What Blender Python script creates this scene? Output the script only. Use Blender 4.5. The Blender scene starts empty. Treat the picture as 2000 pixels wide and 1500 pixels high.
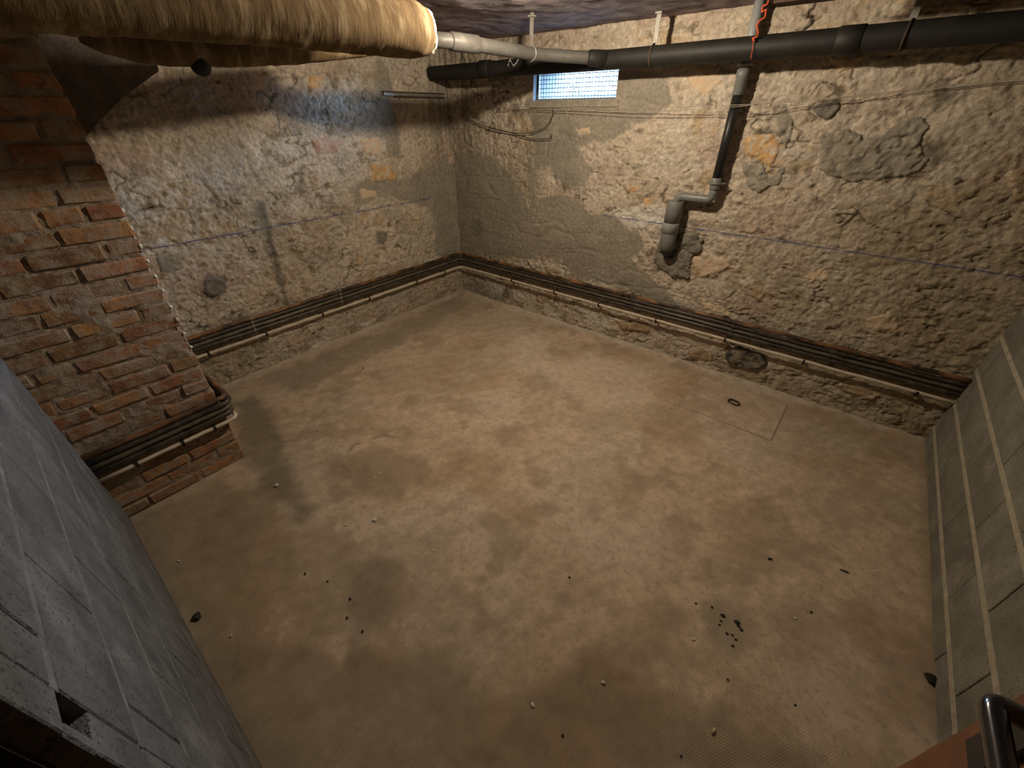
import bpy, math, random
import numpy as np
from mathutils import Vector, Matrix

# ------------------------------------------------------------------ camera, world, exposure
FPX = 794.2426                                  # focal length in pixels of the 2000x1500 frame
YAW, PITCH, ROLL = -0.686343, 0.5879115, -0.0021197
CAM = np.array([3.19502337, -3.04225983, 1.66])
def cam_axes():
    cy, sy, cp, sp = math.cos(YAW), math.sin(YAW), math.cos(PITCH), math.sin(PITCH)
    f = np.array([sy*cp, cy*cp, -sp]); r = np.array([cy, -sy, 0.0]); u = np.cross(r, f)
    cr, sr = math.cos(ROLL), math.sin(ROLL)
    return r*cr + u*sr, -r*sr + u*cr, f
RX, UX, FX = cam_axes()
scene = bpy.context.scene
COL = scene.collection
cd = bpy.data.cameras.new('camera'); cam = bpy.data.objects.new('camera', cd); COL.objects.link(cam)
cd.sensor_width = 36.0; cd.lens = FPX/2000*36.0; cd.clip_start = 0.02; cd.clip_end = 200
m = Matrix.Identity(4)
for i in range(3):
    m[i][0] = RX[i]; m[i][1] = UX[i]; m[i][2] = -FX[i]; m[i][3] = CAM[i]
cam.matrix_world = m
scene.camera = cam
scene.view_settings.view_transform = 'Standard'
scene.view_settings.look = 'None'
scene.view_settings.gamma = 1.0
scene.view_settings.use_curve_mapping = False
scene.view_settings.exposure = 1.6
scene.cycles.diffuse_bounces = 3; scene.cycles.max_bounces = 6
scene.cycles.caustics_reflective = False; scene.cycles.caustics_refractive = False
SKY_COL, SKY_STR = (0.38, 0.62, 1.0), 72.0
world = bpy.data.worlds.new('daylight'); scene.world = world; world.use_nodes = True
bg = world.node_tree.nodes['Background']
bg.inputs[0].default_value = (*SKY_COL, 1); bg.inputs[1].default_value = SKY_STR
LAMP = (1.93, -1.22, 2.088)
LAMP_COL, LAMP_STR = (1.0, 0.86, 0.665), 1130.0
# the window opening, marked as a light portal so that daylight through it is sampled well
WX0, WX1, WZ0, WZ1, WDEEP = 0.915, 1.612, 1.735, 1.995, 0.45
pd = bpy.data.lights.new('window_portal', 'AREA'); pd.shape = 'RECTANGLE'
pd.size = WX1-WX0; pd.size_y = WZ1-WZ0; pd.cycles.is_portal = True
po = bpy.data.objects.new('window_portal', pd); COL.objects.link(po)
po.location = ((WX0+WX1)/2, WDEEP-0.01, (WZ0+WZ1)/2); po.rotation_euler = (math.radians(-90), 0, 0)

# ------------------------------------------------------------------ helpers
def at(px, py, axis, val):
    """pixel of the photograph -> point on the plane axis = val of the room"""
    d = FX*FPX + RX*(px-1000) - UX*(py-750)
    return CAM + d*((val-CAM[axis])/d[axis])

def tag(o, label=None, cat=None, group=None, kind=None):
    if label: o['label'] = label
    if cat: o['category'] = cat
    if group: o['group'] = group
    if kind: o['kind'] = kind
    return o

def link(o, parent=None):
    COL.objects.link(o)
    if parent is not None: o.parent = parent
    return o

def empty(name, loc=(0, 0, 0)):
    o = bpy.data.objects.new(name, None); o.empty_display_size = 0.05
    o.location = loc
    return link(o)

def mesh_obj(name, verts, faces, mat, parent=None, smooth=False, colors=None):
    """verts are in world space; the parent's location is taken off"""
    me = bpy.data.meshes.new(name)
    v = np.asarray(verts, dtype=float)
    if parent is not None:
        p = parent
        while p is not None:
            v = v - np.array(p.location); p = p.parent
    me.from_pydata(v.tolist(), [], faces if isinstance(faces, list) else faces.tolist())
    if smooth: me.polygons.foreach_set('use_smooth', [True]*len(me.polygons))
    if colors is not None:
        a = me.color_attributes.new('tint', 'FLOAT_COLOR', 'POINT')
        c = np.ones((len(v), 4)); c[:, :3] = colors
        a.data.foreach_set('color', c.ravel())
    me.materials.append(mat); me.update()
    o = bpy.data.objects.new(name, me)
    return link(o, parent)

class MB:
    def __init__(s): s.v = []; s.f = []
    def box(s, a, b, bevel=0.0):
        x0, y0, z0 = a; x1, y1, z1 = b; n = len(s.v)
        if bevel <= 0:
            s.v += [(x0,y0,z0),(x1,y0,z0),(x1,y1,z0),(x0,y1,z0),(x0,y0,z1),(x1,y0,z1),(x1,y1,z1),(x0,y1,z1)]
            s.f += [tuple(n+i for i in q) for q in ((0,3,2,1),(4,5,6,7),(0,1,5,4),(1,2,6,5),(2,3,7,6),(3,0,4,7))]
            return s
        e = bevel                                  # chamfered box: 24 vertices
        def idx(): return len(s.v)
        vs = {}
        for cx in (0, 1):
            for cy in (0, 1):
                for cz in (0, 1):
                    X = (x0, x1)[cx]; Y = (y0, y1)[cy]; Z = (z0, z1)[cz]
                    dx = e*(1-2*cx); dy = e*(1-2*cy); dz = e*(1-2*cz)
                    vs[cx,cy,cz,0] = idx(); s.v.append((X, Y+dy, Z+dz))
                    vs[cx,cy,cz,1] = idx(); s.v.append((X+dx, Y, Z+dz))
                    vs[cx,cy,cz,2] = idx(); s.v.append((X+dx, Y+dy, Z))
        def q(*k): s.f.append(tuple(vs[i] for i in k))
        for c in (0, 1):
            o = 1 if c else -1
            A = [(c,0,0,0),(c,1,0,0),(c,1,1,0),(c,0,1,0)]; q(*(A if c else A[::-1]))
            A = [(0,c,0,1),(1,c,0,1),(1,c,1,1),(0,c,1,1)]; q(*(A[::-1] if c else A))
            A = [(0,0,c,2),(1,0,c,2),(1,1,c,2),(0,1,c,2)]; q(*(A if c else A[::-1]))
        for a_ in (0, 1):
            for b_ in (0, 1):
                q((a_,b_,0,0),(a_,b_,0,1),(a_,b_,1,1),(a_,b_,1,0))
                q((a_,0,b_,0),(a_,0,b_,2),(a_,1,b_,2),(a_,1,b_,0))
                q((0,a_,b_,1),(0,a_,b_,2),(1,a_,b_,2),(1,a_,b_,1))
        for cx in (0, 1):
            for cy in (0, 1):
                for cz in (0, 1): q((cx,cy,cz,0),(cx,cy,cz,1),(cx,cy,cz,2))
        return s
    def tube(s, path, rad, seg=14, cap=True, jig=0.0, rng=None, round_end=False):
        P = [np.array(p, float) for p in path]; k = len(P)
        R = rad if hasattr(rad, '__len__') else [rad]*k
        T = []
        for i in range(k):
            d = P[min(i+1, k-1)] - P[max(i-1, 0)]; T.append(d/(np.linalg.norm(d)+1e-12))
        ref = np.array([0, 0, 1.0]) if abs(T[0][2]) < 0.9 else np.array([1.0, 0, 0])
        nrm = np.cross(T[0], ref); nrm /= np.linalg.norm(nrm)
        n0 = len(s.v)
        for i in range(k):
            nrm = nrm - T[i]*np.dot(nrm, T[i]); nrm /= np.linalg.norm(nrm); b = np.cross(T[i], nrm)
            for j in range(seg):
                a = 2*math.pi*j/seg
                r = R[i]*(1 + (rng.uniform(-jig, jig) if rng else 0))
                s.v.append(tuple(P[i] + (nrm*math.cos(a) + b*math.sin(a))*r))
        for i in range(k-1):
            for j in range(seg):
                j2 = (j+1) % seg
                s.f.append((n0+i*seg+j, n0+i*seg+j2, n0+(i+1)*seg+j2, n0+(i+1)*seg+j))
        if cap:
            s.f.append(tuple(n0+j for j in range(seg-1, -1, -1)))
            s.f.append(tuple(n0+(k-1)*seg+j for j in range(seg)))
        return s
    def lump(s, c, r, rng, n=2, flat=1.0):
        """an irregular little lump: displaced octahedral sphere"""
        base = [(1,0,0),(-1,0,0),(0,1,0),(0,-1,0),(0,0,1),(0,0,-1)]
        tri = [(0,2,4),(2,1,4),(1,3,4),(3,0,4),(2,0,5),(1,2,5),(3,1,5),(0,3,5)]
        V = [np.array(v, float) for v in base]; F = tri
        for _ in range(n-1):
            mid = {}; F2 = []
            def md(a, b):
                key = (min(a, b), max(a, b))
                if key not in mid:
                    w = V[a]+V[b]; V.append(w/np.linalg.norm(w)); mid[key] = len(V)-1
                return mid[key]
            for a, b, c_ in F:
                ab, bc, ca = md(a, b), md(b, c_), md(c_, a)
                F2 += [(a,ab,ca),(b,bc,ab),(c_,ca,bc),(ab,bc,ca)]
            F = F2
        n0 = len(s.v); rx, ry, rz = (r if hasattr(r, '__len__') else (r, r, r*flat))
        for v in V:
            k = rng.uniform(0.72, 1.18)
            s.v.append((c[0]+v[0]*rx*k, c[1]+v[1]*ry*k, c[2]+v[2]*rz*k))
        s.f += [tuple(n0+i for i in t) for t in F]
        return s
    def build(s, name, mat, parent=None, smooth=False):
        return mesh_obj(name, s.v, s.f, mat, parent, smooth)

def fillet(path, r, n=6):
    P = [np.array(p, float) for p in path]; out = [P[0]]
    for i in range(1, len(P)-1):
        a, b, c = P[i-1], P[i], P[i+1]
        d1 = a-b; d2 = c-b; l1 = np.linalg.norm(d1); l2 = np.linalg.norm(d2)
        rr = min(r, l1*0.49, l2*0.49)
        p1 = b + d1/l1*rr; p2 = b + d2/l2*rr
        for k in range(n+1):
            t = k/n; out.append(p1*(1-t)**2 + b*2*t*(1-t) + p2*t*t)
    out.append(P[-1]); return out

def resample(path, step):
    P = [np.array(p, float) for p in path]; out = [P[0]]
    for a, b in zip(P, P[1:]):
        k = max(1, int(np.linalg.norm(b-a)/step))
        for i in range(1, k+1): out.append(a + (b-a)*i/k)
    return out

# numpy noise -------------------------------------------------------
_tab = {}
def table(seed):
    if seed not in _tab: _tab[seed] = np.random.RandomState(seed).rand(256, 256)
    return _tab[seed]
def vn(u, v, s, seed):
    t = table(seed); x = np.asarray(u)/s + 37.3; y = np.asarray(v)/s + 71.7
    ix = np.floor(x).astype(int); iy = np.floor(y).astype(int); fx = x-ix; fy = y-iy
    fx = fx*fx*(3-2*fx); fy = fy*fy*(3-2*fy)
    g = lambda a, b: t[(ix+a) % 256, (iy+b) % 256]
    return (g(0,0)*(1-fx)+g(1,0)*fx)*(1-fy) + (g(0,1)*(1-fx)+g(1,1)*fx)*fy
def fbm(u, v, s, octv, seed):
    tot = 0; amp = 1.0; nrm = 0
    for o in range(octv):
        tot = tot + amp*vn(u, v, s/2**o, seed+o*13); nrm += amp; amp *= 0.55
    return tot/nrm
def worley(u, v, su, sv, seed):
    t1, t2, t3 = table(seed), table(seed+1), table(seed+2)
    x = np.asarray(u)/su + 11.0; y = np.asarray(v)/sv + 23.0
    x = x + 0.5*(np.floor(y).astype(int) % 2)
    ix = np.floor(x).astype(int); iy = np.floor(y).astype(int)
    f1 = np.full(x.shape, 9.0); f2 = np.full(x.shape, 9.0); cid = np.zeros(x.shape)
    for a in (-1, 0, 1):
        for b in (-1, 0, 1):
            jx, jy = (ix+a) % 256, (iy+b) % 256
            d = np.hypot((ix+a+0.15+0.7*t1[jx, jy]) - x, (iy+b+0.2+0.6*t2[jx, jy]) - y)
            near = d < f1
            f2 = np.where(near, f1, np.minimum(f2, d)); cid = np.where(near, t3[jx, jy], cid); f1 = np.where(near, d, f1)
    return f1, f2, cid
def sstep(a, b, x):
    t = np.clip((x-a)/(b-a), 0, 1); return t*t*(3-2*t)
def sdf(poly, u, v):
    """signed distance, positive inside"""
    poly = np.asarray(poly, float); shp = np.shape(u); u = np.ravel(u); v = np.ravel(v)
    out = np.full(u.shape, -1.0); mrg = 0.12
    sel = (u > poly[:,0].min()-mrg) & (u < poly[:,0].max()+mrg) & (v > poly[:,1].min()-mrg) & (v < poly[:,1].max()+mrg)
    x = u[sel]; y = v[sel]
    if x.size:
        d = np.full(x.shape, 9.0); ins = np.zeros(x.shape, bool)
        for (ax, ay), (bx, by) in zip(poly, np.roll(poly, -1, 0)):
            ex, ey = bx-ax, by-ay; L = ex*ex+ey*ey+1e-12
            t = np.clip(((x-ax)*ex+(y-ay)*ey)/L, 0, 1)
            d = np.minimum(d, np.hypot(x-ax-ex*t, y-ay-ey*t))
            c = (ay > y) != (by > y)
            ins ^= c & (x < ex*(y-ay)/(ey if abs(ey) > 1e-9 else 1e-9) + ax)
        out[sel] = np.where(ins, d, -d)
    return out.reshape(shp)
def ragged(poly, u, v, amp=0.02, s=0.06, seed=5, edge=0.012):
    return sstep(-edge, edge, sdf(poly, u, v) + 0.3*amp + amp*2*(fbm(u, v, s, 4, seed)-0.5))
def mixc(c, col, w):
    return c*(1-w[..., None]) + np.array(col)*w[..., None]

# ------------------------------------------------------------------ materials
def new_mat(name):
    mt = bpy.data.materials.new(name); mt.use_nodes = True
    return mt, mt.node_tree.nodes, mt.node_tree.links, mt.node_tree.nodes['Principled BSDF']

def mk(name, c1, c2=None, scale=12.0, rough=0.85, bump=0.15, bscale=60.0, bdist=0.004, tint=False, rnd=0.0,
       metal=0.0, speck=None, dust=None, contrast=(0.35, 0.65), spec=0.3, stretch=None, coat=0.0):
    mt, N, L, B = new_mat(name)
    g = N.new('ShaderNodeNewGeometry'); pos = g.outputs['Position']
    if stretch:
        mp = N.new('ShaderNodeVectorMath'); mp.operation = 'MULTIPLY'; mp.inputs[1].default_value = stretch
        L.new(pos, mp.inputs[0]); pos = mp.outputs[0]
    def noise(sc, det=6.0, ro=0.6):
        n = N.new('ShaderNodeTexNoise'); n.inputs['Scale'].default_value = sc
        n.inputs['Detail'].default_value = min(det, 4.0); n.inputs['Roughness'].default_value = ro
        L.new(pos, n.inputs['Vector']); return n.outputs['Fac']
    def ramp(fac, lo, hi):
        r = N.new('ShaderNodeMapRange'); r.inputs[1].default_value = lo; r.inputs[2].default_value = hi
        L.new(fac, r.inputs[0]); return r.outputs[0]
    def mix(a, b, fac, mode='MIX'):
        x = N.new('ShaderNodeMix'); x.data_type = 'RGBA'; x.blend_type = mode
        for sock, val in ((x.inputs[6], a), (x.inputs[7], b)):
            if isinstance(val, tuple): sock.default_value = (*val, 1)
            else: L.new(val, sock)
        if isinstance(fac, float): x.inputs[0].default_value = fac
        else: L.new(fac, x.inputs[0])
        return x.outputs[2]
    c2 = c2 or tuple(x*0.7 for x in c1)
    col = mix(c2, c1, ramp(noise(scale), *contrast))
    if tint:
        at_ = N.new('ShaderNodeAttribute'); at_.attribute_name = 'tint'
        col = mix(at_.outputs['Color'], col, 1.0, 'MULTIPLY')
    if rnd:
        oi = N.new('ShaderNodeObjectInfo'); hs = N.new('ShaderNodeHueSaturation')
        mr = N.new('ShaderNodeMapRange'); mr.inputs[3].default_value = 1-rnd; mr.inputs[4].default_value = 1+rnd
        L.new(oi.outputs['Random'], mr.inputs[0]); L.new(mr.outputs[0], hs.inputs['Value']); L.new(col, hs.inputs['Color'])
        wn = N.new('ShaderNodeTexWhiteNoise'); wn.noise_dimensions = '1D'; L.new(oi.outputs['Random'], wn.inputs['W'])
        m2 = N.new('ShaderNodeMapRange'); m2.inputs[3].default_value = 0.494; m2.inputs[4].default_value = 0.520
        L.new(wn.outputs['Value'], m2.inputs[0]); L.new(m2.outputs[0], hs.inputs['Hue'])
        col = hs.outputs['Color']
    if dust:
        dc, dsc, lo, hi = dust; col = mix(col, dc, ramp(noise(dsc, 8.0, 0.65), lo, hi))
    if speck:
        sc_, ssc, lo, hi = speck; col = mix(col, sc_, ramp(noise(ssc, 3.0, 0.7), lo, hi))
    L.new(col, B.inputs['Base Color'])
    B.inputs['Roughness'].default_value = rough; B.inputs['Metallic'].default_value = metal
    B.inputs['Specular IOR Level'].default_value = spec
    if coat: B.inputs['Coat Weight'].default_value = coat; B.inputs['Coat Roughness'].default_value = 0.15
    if bump:
        b = N.new('ShaderNodeBump'); b.inputs['Strength'].default_value = bump; b.inputs['Distance'].default_value = bdist
        L.new(noise(bscale, 8.0, 0.7), b.inputs['Height']); L.new(b.outputs[0], B.inputs['Normal'])
    mt['nt'] = 1
    return mt

def stone_wall_material(name):
    """rough lime render: tint from the mesh, speckle, crumbly relief and a blue chalk line at 1 m"""
    mt, N, L, B = new_mat(name)
    g = N.new('ShaderNodeNewGeometry'); pos = g.outputs['Position']
    def noise(sc, det=6.0, ro=0.65, dist=0.0):
        n = N.new('ShaderNodeTexNoise'); n.inputs['Scale'].default_value = sc; n.inputs['Detail'].default_value = det
        n.inputs['Roughness'].default_value = ro; n.inputs['Distortion'].default_value = dist
        L.new(pos, n.inputs['Vector']); return n.outputs['Fac']
    def mr(x, a, b, c=0.0, d=1.0):
        r = N.new('ShaderNodeMapRange'); r.inputs[1].default_value = a; r.inputs[2].default_value = b
        r.inputs[3].default_value = c; r.inputs[4].default_value = d; L.new(x, r.inputs[0]); return r.outputs[0]
    def math_(op, a, b=None):
        n = N.new('ShaderNodeMath'); n.operation = op
        for s, val in ((n.inputs[0], a), (n.inputs[1], b)):
            if val is None: continue
            if isinstance(val, (int, float)): s.default_value = val
            else: L.new(val, s)
        return n.outputs[0]
    def mix(a, b, fac, mode='MIX'):
        x = N.new('ShaderNodeMix'); x.data_type = 'RGBA'; x.blend_type = mode
        for s, val in ((x.inputs[6], a), (x.inputs[7], b)):
            if isinstance(val, tuple): s.default_value = (*val, 1)
            else: L.new(val, s)
        if isinstance(fac, float): x.inputs[0].default_value = fac
        else: L.new(fac, x.inputs[0])
        return x.outputs[2]
    a = N.new('ShaderNodeAttribute'); a.attribute_name = 'tint'
    grain = mr(noise(45, 6, 0.75), 0.3, 0.7, 0.6, 1.3)
    gc = N.new('ShaderNodeCombineColor')
    for i in range(3): L.new(grain, gc.inputs[i])
    col = mix(a.outputs['Color'], gc.outputs[0], 1.0, 'MULTIPLY')
    col = mix(col, (0.13, 0.10, 0.065), mr(noise(95, 3, 0.8), 0.60, 0.72, 0.0, 0.6))
    # blue chalk snap line
    sx = N.new('ShaderNodeSeparateXYZ'); L.new(pos, sx.inputs[0])
    zoff = math_('ABSOLUTE', math_('SUBTRACT', sx.outputs[2], 0.997))
    line = mr(zoff, 0.0022, 0.0052, 1.0, 0.0)
    line = math_('MULTIPLY', line, mr(noise(9, 5, 0.7), 0.36, 0.55, 0.15, 0.95))
    haze = math_('MULTIPLY', mr(zoff, 0.004, 0.025, 0.25, 0.0), mr(noise(6, 4, 0.6), 0.45, 0.62))
    tot = math_('MAXIMUM', line, haze)
    rng = mr(math_('ADD', sx.outputs[0], math_('MULTIPLY', sx.outputs[1], -1.0)), 0.30, 0.36)
    # the line stops short of the corner on the render wall and starts again past the cement on the window wall
    onb = math_('GREATER_THAN', sx.outputs[0], 0.12)
    gap = math_('MULTIPLY', onb, math_('LESS_THAN', sx.outputs[0], 1.62))
    tot = math_('MULTIPLY', math_('MULTIPLY', tot, rng), math_('SUBTRACT', 1.0, gap))
    col = mix(col, (0.075, 0.085, 0.20), tot)
    L.new(col, B.inputs['Base Color']); B.inputs['Roughness'].default_value = 0.95
    B.inputs['Specular IOR Level'].default_value = 0.12
    b1 = N.new('ShaderNodeBump'); b1.inputs['Strength'].default_value = 0.9; b1.inputs['Distance'].default_value = 0.010
    L.new(noise(34, 6, 0.75), b1.inputs['Height'])
    b2 = N.new('ShaderNodeBump'); b2.inputs['Strength'].default_value = 0.8; b2.inputs['Distance'].default_value = 0.005
    L.new(noise(120, 3, 0.7), b2.inputs['Height']); L.new(b1.outputs[0], b2.inputs['Normal'])
    L.new(b2.outputs[0], B.inputs['Normal'])
    return mt

M = {}
M['render'] = stone_wall_material('lime render over rubble')
M['cement'] = mk('grey cement', (0.33, 0.29, 0.225), (0.21, 0.18, 0.135), 18, 0.9, 0.9, 40, 0.008, dust=((0.45, 0.385, 0.285), 32, 0.56, 0.72), contrast=(0.3, 0.7))
M['cement_dark'] = mk('dark cement', (0.23, 0.20, 0.155), (0.13, 0.115, 0.09), 18, 0.9, 0.9, 40, 0.010, dust=((0.36, 0.31, 0.23), 30, 0.58, 0.75))
M['ochre'] = mk('ochre stone', (0.56, 0.33, 0.13), (0.40, 0.25, 0.13), 22, 0.9, 0.6, 60, 0.005, dust=((0.5, 0.42, 0.31), 24, 0.46, 0.62))
M['peach'] = mk('peach stone', (0.60, 0.42, 0.25), (0.50, 0.37, 0.25), 22, 0.9, 0.5, 60, 0.005, dust=((0.5, 0.42, 0.31), 24, 0.44, 0.62))
M['redstone'] = mk('reddish stone', (0.36, 0.22, 0.16), (0.45, 0.35, 0.27), 26, 0.9, 0.6, 60, 0.005)
M['darkstone'] = mk('dark stone', (0.12, 0.105, 0.085), (0.20, 0.175, 0.14), 22, 0.85, 0.6, 45, 0.006)
M['soot_stone'] = mk('sooty stone', (0.05, 0.044, 0.036), (0.24, 0.20, 0.15), 16, 0.85, 0.6, 45, 0.006, contrast=(0.38, 0.6))
M['brownstone'] = mk('brown stone', (0.36, 0.25, 0.14), (0.28, 0.20, 0.12), 20, 0.9, 0.6, 50, 0.005, dust=((0.5, 0.42, 0.3), 26, 0.5, 0.66))
M['white_lime'] = mk('white lime', (0.72, 0.68, 0.60), (0.55, 0.5, 0.42), 30, 0.95, 0.5, 70, 0.004)
M['brick'] = mk('old brick', (0.35, 0.158, 0.07), (0.19, 0.09, 0.05), 26, 0.9, 0.9, 60, 0.006, rnd=0.36,
                dust=((0.33, 0.255, 0.185), 15, 0.43, 0.62), speck=((0.07, 0.05, 0.04), 90, 0.63, 0.75))
M['mortar'] = mk('lime mortar', (0.36, 0.285, 0.21), (0.23, 0.175, 0.125), 22, 0.95, 0.9, 55, 0.009)
M['mortar_dark'] = mk('sooty mortar', (0.16, 0.13, 0.105), (0.09, 0.073, 0.06), 14, 0.95, 0.9, 45, 0.010)
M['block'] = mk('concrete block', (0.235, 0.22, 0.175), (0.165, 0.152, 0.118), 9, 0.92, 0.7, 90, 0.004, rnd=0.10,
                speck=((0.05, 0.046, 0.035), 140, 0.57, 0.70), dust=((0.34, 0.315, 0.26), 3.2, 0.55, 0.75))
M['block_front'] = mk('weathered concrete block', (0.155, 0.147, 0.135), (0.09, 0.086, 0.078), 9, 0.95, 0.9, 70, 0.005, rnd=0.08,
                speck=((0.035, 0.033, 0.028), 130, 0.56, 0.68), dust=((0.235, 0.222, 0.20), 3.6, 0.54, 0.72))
M['joint_pale'] = mk('pale joint', (0.44, 0.39, 0.29), (0.31, 0.275, 0.205), 20, 0.95, 0.5, 90, 0.003)
M['joint_grey'] = mk('grey joint', (0.215, 0.203, 0.18), (0.10, 0.095, 0.083), 22, 0.95, 0.8, 60, 0.004)
M['block_core'] = mk('block core', (0.07, 0.062, 0.05), (0.04, 0.036, 0.03), 30, 0.95, 0.4, 60, 0.004)
M['jamb'] = mk('shade black jamb', (0.018, 0.016, 0.014), None, 20, 0.9, 0.3, 60)  # black colour stands in for shade on the wall's end
M['ceiling'] = mk('sooty ceiling', (0.38, 0.32, 0.335), (0.19, 0.155, 0.165), 9, 0.9, 0.9, 40, 0.008,
                  speck=((0.45, 0.42, 0.38), 60, 0.70, 0.76))
M['plain_dark'] = mk('unlit masonry', (0.16, 0.14, 0.11), (0.12, 0.10, 0.08), 8, 0.95, 0.3, 30)
M['jute'] = mk('jute lagging', (0.20, 0.137, 0.072), (0.12, 0.08, 0.041), 20, 0.95, 0.3, 30, 0.010, stretch=(0.5, 1.6, 0.4),
               dust=((0.33, 0.25, 0.15), 14, 0.5, 0.7), spec=0.1)
M['plaster_rim'] = mk('plaster rim', (0.72, 0.62, 0.47), (0.55, 0.46, 0.33), 40, 0.95, 0.5, 80)
M['pvc_grey'] = mk('dusty grey plastic pipe', (0.10, 0.093, 0.082), (0.075, 0.069, 0.06), 14, 0.5, 0.1, 50, 0.001, dust=((0.18, 0.155, 0.12), 18, 0.55, 0.8))
M['pvc_clean'] = mk('grey plastic pipe', (0.17, 0.17, 0.155), (0.15, 0.15, 0.135), 9, 0.38, 0.05, 50, 0.001)
M['pvc_light'] = mk('light grey plastic', (0.30, 0.30, 0.29), (0.25, 0.25, 0.24), 9, 0.35, 0.05, 50, 0.001)
M['iron_main'] = mk('black cast pipe', (0.020, 0.0175, 0.014), (0.012, 0.0105, 0.0085), 12, 0.6, 0.25, 40, 0.002, speck=((0.4, 0.37, 0.3), 42, 0.80, 0.83))
M['black_pipe'] = mk('black plastic pipe', (0.022, 0.022, 0.020), (0.014, 0.014, 0.013), 12, 0.4, 0.08, 50, 0.001)
M['dark_pipe'] = mk('dirty dark pipe', (0.075, 0.06, 0.043), (0.03, 0.024, 0.018), 18, 0.38, 0.15, 60, 0.002, dust=((0.16, 0.125, 0.085), 30, 0.56, 0.76))
M['rust_pipe'] = mk('rusty pipe', (0.30, 0.14, 0.055), (0.09, 0.05, 0.027), 11, 0.45, 0.3, 60, 0.002, dust=((0.03, 0.022, 0.016), 7, 0.48, 0.62))
M['olive_pipe'] = mk('olive pipe', (0.14, 0.12, 0.08), (0.07, 0.06, 0.04), 16, 0.38, 0.2, 60, 0.002)
M['beige'] = mk('beige conduit', (0.66, 0.57, 0.44), (0.5, 0.42, 0.31), 16, 0.5, 0.1, 60, 0.001, dust=((0.2, 0.15, 0.1), 26, 0.62, 0.78))
M['clip'] = mk('black clip', (0.02, 0.018, 0.016), None, 10, 0.5, 0.0)
M['steel'] = mk('dull steel', (0.34, 0.31, 0.27), (0.22, 0.2, 0.17), 30, 0.45, 0.1, 60, 0.001, metal=0.4)
M['rust_steel'] = mk('rusted steel', (0.10, 0.06, 0.035), (0.05, 0.035, 0.025), 40, 0.75, 0.4, 90, 0.002, metal=0.2)
M['wire'] = mk('galvanised wire', (0.10, 0.12, 0.12), None, 30, 0.5, 0.0, metal=0.3)
M['string'] = mk('dusty string', (0.45, 0.39, 0.31), (0.3, 0.25, 0.2), 40, 0.9, 0.0)
M['dark_wire'] = mk('dark cable', (0.06, 0.05, 0.04), None, 30, 0.8, 0.0)
M['red'] = mk('orange red string', (0.62, 0.10, 0.03), (0.45, 0.06, 0.02), 40, 0.8, 0.0)
M['chalk'] = mk('white chalk', (0.62, 0.58, 0.52), (0.45, 0.42, 0.38), 60, 0.95, 0.3, 120, 0.001)
M['door'] = mk('red brown paint', (0.20, 0.082, 0.034), (0.15, 0.06, 0.027), 14, 0.6, 0.25, 110, 0.001)
M['black_metal'] = mk('black lacquered metal', (0.012, 0.012, 0.012), None, 10, 0.16, 0.0, spec=0.6, coat=0.5)
M['black_plate'] = mk('black plate', (0.02, 0.019, 0.018), None, 10, 0.4, 0.0)
M['twig'] = mk('twig', (0.10, 0.07, 0.04), (0.05, 0.035, 0.02), 60, 0.9, 0.3, 90)
M['splinter'] = mk('pale splinter', (0.62, 0.5, 0.3), None, 60, 0.9, 0.2, 90)
M['black_bit'] = mk('black crumb', (0.03, 0.025, 0.02), None, 60, 0.9, 0.4, 90)
M['grille_frame'] = mk('painted frame', (0.20, 0.21, 0.21), (0.14, 0.15, 0.15), 20, 0.7, 0.2, 60)
M['reveal'] = mk('grey cement reveal', (0.085, 0.09, 0.09), (0.06, 0.063, 0.063), 12, 0.95, 0.5, 40)
M['asphalt'] = mk('yard paving', (0.022, 0.023, 0.024), (0.016, 0.017, 0.018), 8, 0.95, 0.3, 40)
M['yard_wall'] = mk('yard wall', (0.045, 0.041, 0.039), (0.038, 0.035, 0.033), 3, 0.95, 0.3, 20)
M['yard_blue'] = mk('blue grey kerb', (0.02, 0.022, 0.024), None, 6, 0.9, 0.2, 30)
M['hose'] = mk('dark hose', (0.015, 0.018, 0.018), None, 6, 0.5, 0.0)
M['leaf'] = mk('dark leaves', (0.028, 0.045, 0.03), (0.02, 0.03, 0.02), 9, 0.7, 0.2, 30)

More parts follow.
